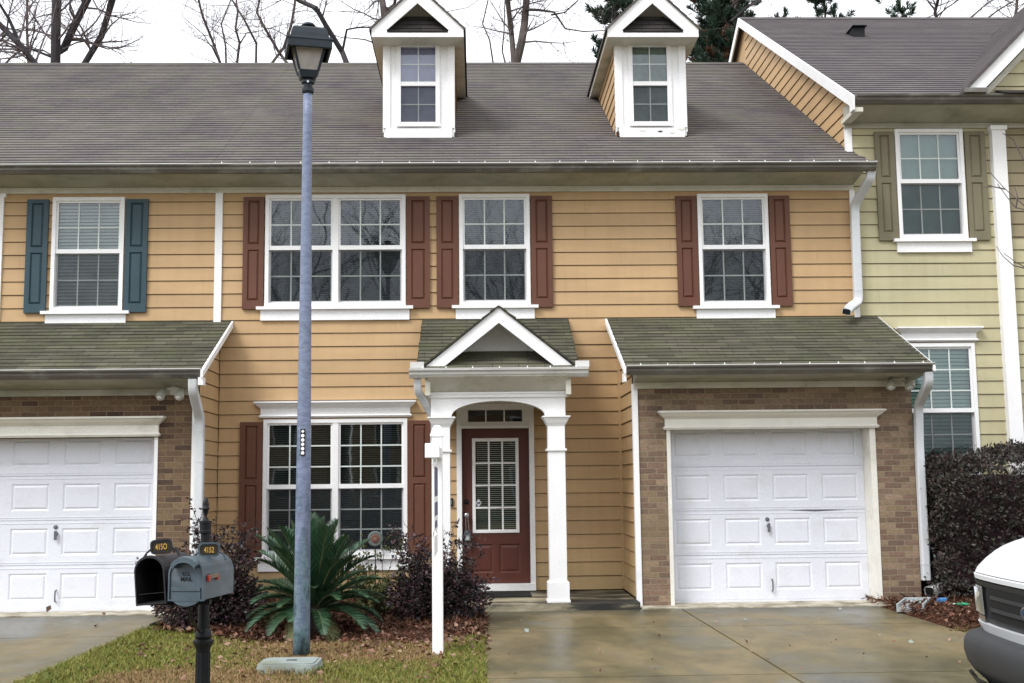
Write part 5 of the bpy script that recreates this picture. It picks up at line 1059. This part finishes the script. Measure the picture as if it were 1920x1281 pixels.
g2 = grass('lawn_grass', 16000, 4.68, 7.5, 9.6, 12.2, lambda x, y: (y < 11.8+.2*np.sin(x*3)), .04, ['grass_blade', 'grass_dry'], lambda x, y: 0*x)
g3 = grass('lawn_grass', 2600, -3.5, -2.6, 12.4, 13.6, lambda x, y: rng.random(len(x)) < .8, .045, ['grass_blade', 'grass_dry'], lambda x, y: 0*x)
def scatter(n, fx, size, zoff=.01, name='fallen_leaves', mats=('dead_leaf',), ratio=.62, zsc=.02):
    X, Yl, Z = fx(n); P = np.stack([X, Yl, Z+zoff+rng.uniform(0, zsc, len(X))], 1); D = rng.normal(size=P.shape); D[:, 2] *= .28
    o = leaves(P, size, name, list(mats), None, D=D, ratio=ratio, fold=.5); return tag(o, None, None, kind='stuff')
def bedz(y, lo, hi): return np.clip((y-lo)/.5, 0, 1)*.045
def f1(n): X = rng.uniform(-3.3, .05, n); Y_ = 11.75+rng.exponential(.7, n); k = (Y_ < 15.5) & inside_bed(X, Y_+.3); X, Y_ = X[k], Y_[k]; return X, Y_, bedz(Y_, 11.8, 0)
def f2(n): X = rng.normal(-.55, .65, n); Y_ = rng.normal(11.4, .45, n); k = (X < .1) & (Y_ > 9); return X[k], Y_[k], 0*X[k]+.02
def f3(n): X = rng.uniform(4.6, 7.6, n); Y_ = rng.uniform(11.5, 14.3, n); return X, Y_, bedz(Y_, 11.8, 0)+.01
def f4(n): X = rng.uniform(-3.4, .05, n); Y_ = rng.uniform(9.2, 11.8, n); return X, Y_, 0*X+.02
def f5(n): X = rng.uniform(.1, 4.6, n); Y_ = rng.uniform(9.2, 13.9, n); return X, Y_, 0*X+.008
scatter(1500, f1, .065); scatter(420, f2, .062); scatter(800, f3, .06); scatter(170, f4, .055); scatter(34, f5, .04, zsc=.002)
scatter(3, lambda n: (np.array([-5.02, -4.32, -4.1]), np.array([14.4, 14.36, 13.2]), np.array([.04, .03, .015])), .11, zsc=.002)
scatter(9, f5, .05, zsc=.001, name='pale_specks', mats=('utility_green',), ratio=.8)
scatter(60, lambda n: (rng.uniform(.0, .09, n), rng.uniform(11.2, 13.9, n), np.full(n, .02)), .06)
def fs(n): X = rng.uniform(-3.3, .05, n); Y_ = 11.7+rng.random(n)**1.2*3.9; k = inside_bed(X, Y_+.05); X, Y_ = X[k], Y_[k]; return X, Y_, bedz(Y_, 11.8, 0)-.004
def fs2(n): X = rng.uniform(4.68, 9, n); Y_ = rng.uniform(11.6, 15.5, n); return X, Y_, bedz(Y_, 11.8, 0)
scatter(24000, fs, .10, name='pine_straw', mats=('pine_straw',), ratio=.05, zsc=.016); scatter(16000, fs2, .10, name='pine_straw', mats=('pine_straw',), ratio=.05, zsc=.016)
# ================================================================ TREES
def twigs(mb, p, d, ln, r, lvl, up=.15, wob=.22, nb=(2, 4)):
    n = max(3, int(ln/.35)); pts = [p]; q = p.copy(); dd = d.normalized()
    for k in range(n):
        dd = (dd+Vector((random.gauss(0, wob), random.gauss(0, wob), random.gauss(0, wob)+up*.35))).normalized(); q = q+dd*ln/n; pts.append(q)
    mb.tube(pts, [r*(1-.75*k/n) for k in range(n+1)], 6 if r > .05 else (4 if r > .02 else 3), cap=False)
    if lvl <= 0: return
    for _ in range(random.randint(*nb)+(1 if lvl > 1 else 2)):
        k = random.randint(max(1, n//4), n); b = pts[k]; ax = (pts[k]-pts[k-1]).normalized(); s = ax.cross(Vector((random.gauss(0, 1), random.gauss(0, 1), random.gauss(0, 1)))).normalized()
        twigs(mb, b, ax*.75+s*random.uniform(.5, .95)+Vector((0, 0, up)), ln*random.uniform(.42, .68), r*random.uniform(.4, .6)*(1-.45*k/n), lvl-1, up, wob, nb)
def bare_tree(label, limbs, Y, mat='bark_grey', lvl=3, group='bare trees behind the houses', side=(9, 1.5), tw='twig_brown'):
    """limbs: list of (radius0, radius1, [(px, py), ...]) main limbs traced at distance Y; the first is the trunk down to the ground"""
    b = at(*limbs[0][2][0], Y); t = thing('bare_tree', label, 'tree', (b.x, Y, 0), group); tr = MB(); cr = MB()
    for i, (r0, r1, pl) in enumerate(limbs):
        pts = [at(x, y, Y) for x, y in pl]; pts = [p+Vector((0, random.uniform(-.35, .35)*(0 if k == 0 else 1), 0)) for k, p in enumerate(pts)]
        if i == 0: pts = [Vector((pts[0].x+.1, Y, 0)), Vector((pts[0].x+.15, Y, 7))]+pts
        # extend above the frame
        d = (pts[-1]-pts[-2]).normalized(); pts += [pts[-1]+d*1.2+Vector((random.gauss(0, .15), 0, .2)), pts[-1]+d*2.6+Vector((random.gauss(0, .4), random.gauss(0, .4), .6)), pts[-1]+d*4.2+Vector((random.gauss(0, .7), random.gauss(0, .6), 1.4))]
        n = len(pts); rad = [r0+(r1-r0)*k/(n-4) if k <= n-4 else r1*(1-.28*(k-n+4)) for k in range(n)]
        if i == 0: rad[0] = r0*1.5; rad[1] = r0*1.1
        tr.tube(pts, rad, 8, cap=False)
        for _ in range(int(side[0]*1.9)):
            k = random.randint(1 if i else 2, n-2); u = random.random(); p = pts[k].lerp(pts[k+1], u); ax = (pts[k+1]-pts[k]).normalized(); s = ax.cross(Vector((random.gauss(0, 1), random.gauss(0, 1), random.gauss(0, 1)))).normalized(); rr_ = rad[k]
            twigs(cr, p, ax*.5+s, side[1]*random.uniform(.6, 1.7), min(.035, rr_*.35), lvl-1, .12)
    tr.build('trunk', mat, t); cr.build('branches', tw, t); return t
bare_tree('large bare tree with three upright limbs above the left roof', [(.15, .13, [(104, 124), (106, 60), (109, -20)]), (.12, .10, [(106, 98), (114, 84), (135, 45), (170, -8), (190, -50)]), (.04, .02, [(104, 110), (60, 95), (0, 84)])], 34, 'bark_dark', 4, side=(12, 1.6))
bare_tree('bare tree leaning right above the left roof', [(.11, .09, [(156, 124), (185, 62), (216, -5)])], 35, 'bark_dark', 4, side=(14, 1.4))
bare_tree('dark bare tree leaning left at the left edge of the photo', [(.10, .07, [(72, 126), (35, 82), (-5, 42), (-50, 0)]), (.05, .03, [(38, 85), (20, 40), (0, 5)])], 30, 'bark_dark', 4, side=(14, 1.6))
bare_tree('pale slender bare tree farthest back at the left', [(.07, .05, [(54, 126), (52, 60), (56, -10)])], 48, 'bark_grey', 4, side=(30, 2.6))
bare_tree('slender bare tree with fine twigs between the left roof and the lamp', [(.055, .03, [(414, 122), (398, 80), (380, 30), (372, -10)]), (.03, .02, [(414, 121), (402, 95), (392, 82)]), (.03, .02, [(424, 122), (425, 90), (418, 50), (428, 10)])], 34, 'bark_grey', 4, side=(11, 1.0))
bare_tree('forked slender bare tree left of the street lamp', [(.05, .03, [(444, 122), (450, 82), (445, 60), (446, 25)]), (.04, .03, [(480, 121), (480, 80), (462, 45), (435, 0)]), (.025, .012, [(450, 82), (466, 68), (480, 62)])], 36, 'bark_grey', 4, side=(11, 1.0))
bare_tree('bare tree with crossing thin limbs behind the street lamp', [(.05, .035, [(508, 121), (530, 85), (545, 45), (552, 5)]), (.045, .03, [(540, 121), (520, 92), (495, 50), (480, 20), (488, -10)])], 33, 'bark_grey', 4, side=(12, 1.1))
bare_tree('dark bare tree arching left behind the street lamp', [(.10, .05, [(650, 119), (640, 92), (612, 50), (595, 22), (560, 0), (535, -20)]), (.035, .02, [(643, 92), (652, 62), (670, 45), (700, 50)]), (.03, .015, [(600, 28), (580, 12), (570, -5)])], 31, 'bark_dark', 4, side=(7, 1.0))
bare_tree('bare tree showing above the left dormer', [(.13, .10, [(728, 121), (724, 60), (720, 20), (714, -15)]), (.06, .04, [(724, 22), (738, 0), (745, -15)])], 35, 'bark_grey', 4, side=(9, 1.2))
bare_tree('twin-stemmed bare tree between the two dormers', [(.15, .11, [(968, 121), (978, 80), (984, 40), (988, -10)]), (.09, .07, [(964, 121), (960, 60), (951, 0), (948, -20)]), (.045, .02, [(985, 18), (1010, 18), (1038, 30), (1060, 55), (1095, 52)]), (.03, .015, [(1034, 28), (1060, 18), (1090, 0)])], 34, 'bark_grey', 4, side=(12, 1.1))
bare_tree('very thin bare tree left of the twin-stemmed tree', [(.035, .02, [(925, 121), (918, 80), (905, 40), (915, 5)]), (.03, .02, [(948, 121), (942, 90), (945, 60)])], 37, 'bark_grey', 4, side=(12, 1.0))
bare_tree('thin bare tree hanging over the ridge beside the right dormer', [(.06, .03, [(1420, 80), (1390, 30), (1370, 15), (1400, -10)]), (.05, .03, [(1372, 40), (1400, 18), (1420, 0)])], 33, 'bark_dark', 3, side=(5, .8))
bare_tree('dark bare trunk above the roof of the yellow house', [(.07, .055, [(1762, 45), (1758, 20), (1756, -10)]), (.03, .02, [(1758, 30), (1780, 10), (1800, 0)])], 42, 'bark_dark', 4, side=(14, 1.8))
bare_tree('bare tree at the right end above the roof of the yellow house', [(.06, .05, [(1900, 45), (1903, 20), (1906, -10)]), (.04, .02, [(1845, 40), (1870, 20), (1905, 0)]), (.035, .02, [(1810, 42), (1835, 20), (1860, 0)])], 42, 'bark_grey', 4, side=(14, 1.8))
# near tree beyond the right edge: only its drooping twigs come into view
t = thing('bare_tree', 'bare tree outside the right edge whose thin twigs cross the yellow house', 'tree', (6.3, 9.6, 0)); m = MB(); m.tube([(6.3, 9.6, 0), (6.32, 9.62, 1.6), (6.25, 9.6, 3.0), (6.35, 9.7, 4.6), (6.3, 9.6, 6.2)], [.09, .075, .06, .045, .02], 10); m.build('trunk', 'bark_grey', t)
m = MB()
for pl in ([(1990, 560), (1920, 500), (1905, 492), (1882, 475)], [(1990, 420), (1920, 385), (1885, 355), (1855, 322), (1850, 290)], [(1960, 400), (1905, 390), (1890, 372), (1870, 345)], [(1885, 355), (1862, 350), (1842, 352)], [(1930, 505), (1900, 498), (1880, 480), (1868, 462)], [(1920, 300), (1900, 262), (1880, 250)], [(1905, 390), (1908, 370), (1903, 350)]):
    m.tube([at(x, y, 9.6+random.uniform(-.05, .05)) for x, y in pl], [.007, .005, .0035, .0028, .0022][:len(pl)], 4, cap=False)
m.tube([at(1990, 420, 9.6), (6.3, 9.6, 3.3)], [.009, .02], 5); m.tube([at(1990, 560, 9.6), (6.3, 9.6, 2.9)], [.009, .02], 5); m.tube([at(1920, 300, 9.6), (6.3, 9.6, 4.4)], [.006, .015], 5); m.tube([at(1960, 400, 9.6), (6.3, 9.6, 3.4)], [.007, .015], 5)
for k in range(14): twigs(m, Vector((6.3, 9.6, random.uniform(3.2, 6))), Vector((random.gauss(0, 1)+.8, random.gauss(0, 1), .7)), 1.5, .02, 2)
m.build('branches', 'twig_brown', t)
# pines
def pine(label, px, py_top, Y, width, n_br, rust=0, zlo=9, base_r=.16):
    top = at(px, py_top, Y); t = thing('pine_tree', label, 'tree', (top.x, Y, 0), 'pines behind the houses'); tr = MB(); tr.tube([(top.x+.2, Y, 0), (top.x+.1, Y, top.z*.5), (top.x, Y, top.z-.3)], [base_r*1.4, base_r, .03], 8); tr.build('trunk', 'bark_grey', t)
    P = []; D = []; M_ = []; br = MB()
    for i in range(n_br):
        z = random.uniform(zlo, top.z-.2); f = (top.z-z)/(top.z-zlo); a = random.uniform(0, 2*math.pi); L_ = width*(.25+.75*min(1, f*1.6))*random.uniform(.5, 1); o = Vector((top.x+.1*f, Y, z)); tip = o+Vector((math.cos(a)*L_, math.sin(a)*L_, L_*.28)); mid = o.lerp(tip, .55)-Vector((0, 0, L_*.08))
        br.tube([o, mid, tip], [.03, .018, .008], 4, cap=False); ends = [(tip, tip-mid)]
        for _ in range(5): q = o.lerp(tip, random.uniform(.35, 1)); e = q+Vector((random.gauss(0, .3), random.gauss(0, .3), random.uniform(.05, .4))); br.tube([q, e], [.012, .006], 3, cap=False); ends.append((e, e-q+Vector((0, 0, .3))))
        for e, d in ends:
            d = d.normalized(); rs = random.random() < rust*(1 if f > .35 else .2); nn = 46
            for _ in range(nn):
                s = Vector((random.gauss(0, 1), random.gauss(0, 1), random.gauss(0, 1))); dd = d*.9+Vector((0, 0, .45))+s*.38; P.append(e-d*random.uniform(-.04, .20)); D.append(dd); M_.append(1 if rs else 0)
    br.build('branches', 'bark_dark', t); P = np.array([tuple(p) for p in P]); D = np.array([tuple(d) for d in D]); D /= np.linalg.norm(D, axis=1)[:, None]
    leaves(P, rng.uniform(.16, .28, len(P)), 'needles', ['needle', 'needle_rust'], t, D=D, ratio=.14, mi=np.array(M_)); return t
pine('pine with long needle tufts left of the right dormer', 1150, -30, 36, 1.15, 60, 0, 11)
pine('large dark pine between the right dormer and the yellow house', 1345, -60, 34, 1.35, 120, .25, 10.5)
pine('pine with russet lower branches next to the gable of the yellow house', 1385, 20, 38, 1.0, 60, .75, 11)
pine('thin pine top peeping over the yellow house roof at its left', 1470, 2, 40, .75, 26, 0, 13)
pine('bushy pine top over the roof of the yellow house', 1545, -15, 40, .95, 46, 0, 13)
pine('small pine top right of the roof vent', 1692, 8, 42, .7, 26, 0, 14)
# ================================================================ VAN parked along the kerb, nose to the left
VY, VW = 6.18, 1.0
t = thing('parked_van', 'white van with a dark grey bumper and grille, cut off at the right edge', 'van', (5.5, VY, -.12))
def xf(v): return 2.862+.085*v*v+.10*abs(v)**14
def weld(o):
    bm = bmesh.new(); bm.from_mesh(o.data); bmesh.ops.remove_doubles(bm, verts=bm.verts, dist=.0008); bmesh.ops.recalc_face_normals(bm, faces=bm.faces); bm.to_mesh(o.data); bm.free()
def strip(mb, z0, z1, o0, o1, v0=-1, v1=1, side=None, zc=0, back=3.9):
    """front band following the curved nose; o = distance proud of the nose at bottom, top; zc lifts the ends"""
    vs = [v for v in np.linspace(v0, v1, 41)]; F_ = lambda v, z, o: (xf(v)-o, VY+v*(VW+o*.5), z+zc*v*v)
    for a, b in zip(vs, vs[1:]): mb.poly([F_(a, z0, o0), F_(b, z0, o0), F_(b, z1, o1), F_(a, z1, o1)])
    if side:
        for s in (-1, 1): y0, y1 = VY+s*(VW+o0*.5), VY+s*(VW+o1*.5); mb.poly([(xf(1)-o0, y0, z0+zc), (side, y0, z0+zc), (side, y1, z1+zc), (xf(1)-o1, y1, z1+zc)])
def ledge(mb, z, oa, ob, v0=-1, v1=1, zc=0):
    for a, b in zip(np.linspace(v0, v1, 41), np.linspace(v0, v1, 41)[1:]): mb.poly([(xf(a)-oa, VY+a*(VW+oa*.5), z+zc*a*a), (xf(b)-oa, VY+b*(VW+oa*.5), z+zc*b*b), (xf(b)-ob, VY+b*(VW+ob*.5), z+zc*b*b), (xf(a)-ob, VY+a*(VW+ob*.5), z+zc*a*a)])
b = MB()
strip(b, .60, .655, .0, .025, side=3.3); ledge(b, .655, .025, -.04); 
strip(b, .90, .925, .030, .034, side=3.9); ledge(b, .90, .03, -.03); strip(b, .925, .93, .034, .026, side=3.9); strip(b, .935, .965, .026, .012, side=3.9); ledge(b, .93, .026, .015)
# bonnet
NU, NV = 18, 25; bp = []
for i in range(NU+1):
    u = i/NU; row = []
    for j in range(NV):
        v = -1+2*j/(NV-1); x0_ = xf(v)-.012; x = x0_+(3.85-x0_)*u; z = .965+.148*(1-(1-min(1, u*2.6))**2.6)+.13*u; z -= .085*abs(v)**7*min(1, u*4+.0); row.append((x, VY+v*(VW+.006), z))
    bp.append(row)
for i in range(NU):
    for j in range(NV-1): b.poly([bp[i][j], bp[i][j+1], bp[i+1][j+1], bp[i+1][j]])
for s, j in ((-1, 0), (1, NV-1)):
    for i in range(NU): p, q = bp[i][j], bp[i+1][j]; b.poly([p, q, (q[0], q[1], .96), (p[0], p[1], .96)])
    b.poly([(3.0, VY+s*VW, .655), (3.0, VY+s*VW, .96), (3.95, VY+s*VW, .96), (3.95, VY+s*VW, .70), (3.75, VY+s*VW, .70), (3.4, VY+s*VW, .62)])
    yy = VY+s*VW; yt = VY+s*(VW-.14)
    b.poly([(3.85, yy, .96), (3.85, yy, 1.17), (8.25, yy, 1.17), (8.25, yy, .25), (7.55, yy, .25), (7.5, yy, .55), (7.1, yy, .66), (6.7, yy, .55), (6.65, yy, .25), (4.3, yy, .25), (4.2, yy, .6), (3.95, yy, .7)])
    b.poly([(3.85, yy, 1.17), (4.35, yt, 1.88), (8.2, yt, 1.88), (8.25, yy, 1.17)])
b.poly([(4.35, VY-.86, 1.88), (4.35, VY+.86, 1.88), (8.2, VY+.86, 1.88), (8.2, VY-.86, 1.88)]); b.poly([(8.25, VY-1, .25), (8.25, VY+1, .25), (8.25, VY+1, 1.17), (8.25, VY-1, 1.17)]); b.poly([(8.25, VY-1, 1.17), (8.25, VY+1, 1.17), (8.2, VY+.86, 1.88), (8.2, VY-.86, 1.88)])
b.poly([(3.85, VY-1, 1.17), (3.85, VY+1, 1.17), (4.35, VY+.86, 1.88), (4.35, VY-.86, 1.88)])
bo = b.build('body', 'van_white', t)
for p in bo.data.polygons: p.use_smooth = len(p.vertices) == 4 and p.area < .02
m = MB(); m.poly([(3.885, VY-.92, 1.235), (3.885, VY+.92, 1.235), (4.315, VY+.82, 1.83), (4.315, VY-.82, 1.83)]); m.build('windscreen', 'black_metal', t)
for s in (-1, 1):
    m = MB(); q = .004*s; m.poly([(4.15, VY+s*.988+q, 1.23), (4.42, VY+s*.905+q, 1.65), (4.9, VY+s*.895+q, 1.70), (4.9, VY+s*.988+q, 1.23)]); m.build('side_window', 'black_metal', t)
# grille shell
g = MB(); strip(g, .656, .90, -.005, .012, side=3.12); gr = g.build('grille_shell', 'van_plastic', t)
g = MB(); strip(g, .69, .862, .014, .024, -.62, .62); g.build('grille_opening', 'black_hole', gr)
for z in (.745, .812): g = MB(); strip(g, z-.010, z+.010, .024, .024, -.58, .58); ledge(g, z+.010, .024, .012, -.58, .58); ledge(g, z-.010, .024, .012, -.58, .58); g.build('grille_bar', 'van_plastic', gr)
g = MB(); strip(g, .86, .893, .020, .034, -.97, .97); ledge(g, .86, .02, -.0, -.97, .97); g.build('grille_brow', 'van_plastic', gr)
g = MB(); P2 = [(VY+.085*math.cos(a), .78+.038*math.sin(a)) for a in np.linspace(0, 2*math.pi, 25)[:-1]]; g.prismx(P2, 2.812, 2.822); g.build('badge_rim', 'chrome', gr)
g = MB(); P2 = [(VY+.073*math.cos(a), .78+.028*math.sin(a)) for a in np.linspace(0, 2*math.pi, 25)[:-1]]; g.prismx(P2, 2.808, 2.8115); g.build('badge_field', 'badge_blue', gr)
for s in (-1, 1):
    a, c_ = (.70, .90) if s > 0 else (-.90, -.70)
    g = MB(); strip(g, .70, .862, .020, .028, a, c_); hl = g.build('headlight', 'lamp_glass' if False else 'chrome', t); g = MB(); strip(g, .712, .852, .031, .037, a+.02, c_-.02); g.build('headlight_glass', 'glass', hl)
    g = MB(); strip(g, .668, .694, .018, .020, a, c_); g.build('turn_signal', 'flag_tan', hl)
# bumper
g = MB()
for (za, oa), (zb, ob) in zip([(.33, .01), (.38, .06), (.43, .09), (.49, .105), (.54, .103), (.572, .09), (.59, .07), (.600, .04)], [(.38, .06), (.43, .09), (.49, .105), (.54, .103), (.572, .09), (.59, .07), (.600, .04), (.602, -.02)]): strip(g, za, zb, oa, ob, side=3.2)
strip(g, .22, .36, .0, .085, side=3.1, v0=-.96, v1=.96); bu = g.build('bumper', 'van_plastic', t, smooth=True); weld(bu)
g = MB(); strip(g, .27, .345, .050, .090, -.62, .62); g.build('air_intake', 'black_hole', t)
g = MB(); g.box(2.68, 2.70, VY-.16, VY+.16, .30, .42); 
for x in (3.78, 7.1):
    for s in (-1, 1):
        w_ = MB(); w_.lathe([(.20, -.11), (.36, -.11), (.385, -.08), (.385, .08), (.36, .11), (.20, .11)], (x, VY+s*.86, .265), 28, 'y'); wh = w_.build('wheel', 'tyre_rubber', t); w_ = MB(); w_.lathe([(.20, -.09), (.19, -.07), (.06, -.09), (.05, -.10), (.05, .10), (.06, .09), (.19, .07), (.20, .09)], (x, VY+s*.86, .265), 20, 'y'); w_.build('rim', 'chrome', wh)
m = MB(); m.box(3.3, 8.2, VY-.85, VY+.85, .18, .6); m.build('underbody', 'van_plastic', t)
# ================================================================ ACROSS THE STREET (seen only as reflections in the windows)
def far_house(x0, x1, label):
    t = thing('house', label, 'house', ((x0+x1)/2, -22, 0), 'houses across the street'); m = MB(); m.box(x0, x1, -31, -22, 0, 5.2); m.build('wall', 'house_brown', t)
    m = MB(); m.poly([(x0-.4, -21.6, 5.1), (x1+.4, -21.6, 5.1), (x1+.4, -26.5, 7.6), (x0-.4, -26.5, 7.6)]); m.poly([(x0-.4, -31.4, 5.1), (x1+.4, -31.4, 5.1), (x1+.4, -26.5, 7.6), (x0-.4, -26.5, 7.6)]); m.build('roof', 'roof_far', t)
    n = int((x1-x0)/3)
    for k in range(n):
        for z in (1.0, 3.2): x = x0+1+k*3; m = MB(); m.box(x, x+1.1, -22.0, -21.96, z, z+1.3); w = m.build('window', 'trim_white', t); m = MB(); m.box(x+.08, x+1.02, -21.96, -21.94, z+.08, z+1.22); m.build('glass_pane', 'black_metal', w)
far_house(-16, -6.5, 'brown house across the street on the left, mirrored in the lower windows'); far_house(-5.5, 7.5, 'long brown house straight across the street, mirrored in the front door'); far_house(9, 20, 'brown house across the street on the right')
def street_tree(x, y, h, label):
    t = thing('bare_tree', label, 'tree', (x, y, 0), 'bare trees across the street'); m = MB(); c = MB(); m.tube([(x, y, 0), (x+.1, y, h*.25), (x, y+.1, h*.42)], [.26, .2, .17], 10); m.build('trunk', 'bark_dark', t)
    for k in range(7): twigs(c, Vector((x, y, h*random.uniform(.25, .42))), Vector((random.gauss(0, .7), random.gauss(0, .7), 1.1)), h*.42, .10, 3, .25, .16, (3, 5))
    c.build('branches', 'bark_dark', t)
for i, (x, y, h, lb) in enumerate(((-6.2, -11, 13, 'bare tree across the street mirrored in the double window upstairs'), (-2.0, -14, 14, 'bare tree across the street mirrored beside the lamp post'), (2.3, -12, 12, 'bare tree across the street mirrored above the portico'), (7.6, -13, 13, 'bare tree across the street mirrored in the right upstairs window'), (-10.5, -13, 13, 'bare tree across the street mirrored in the blue-shuttered window'), (13, -14, 13, 'bare tree across the street mirrored in the yellow house'))): street_tree(x, y, h, lb)
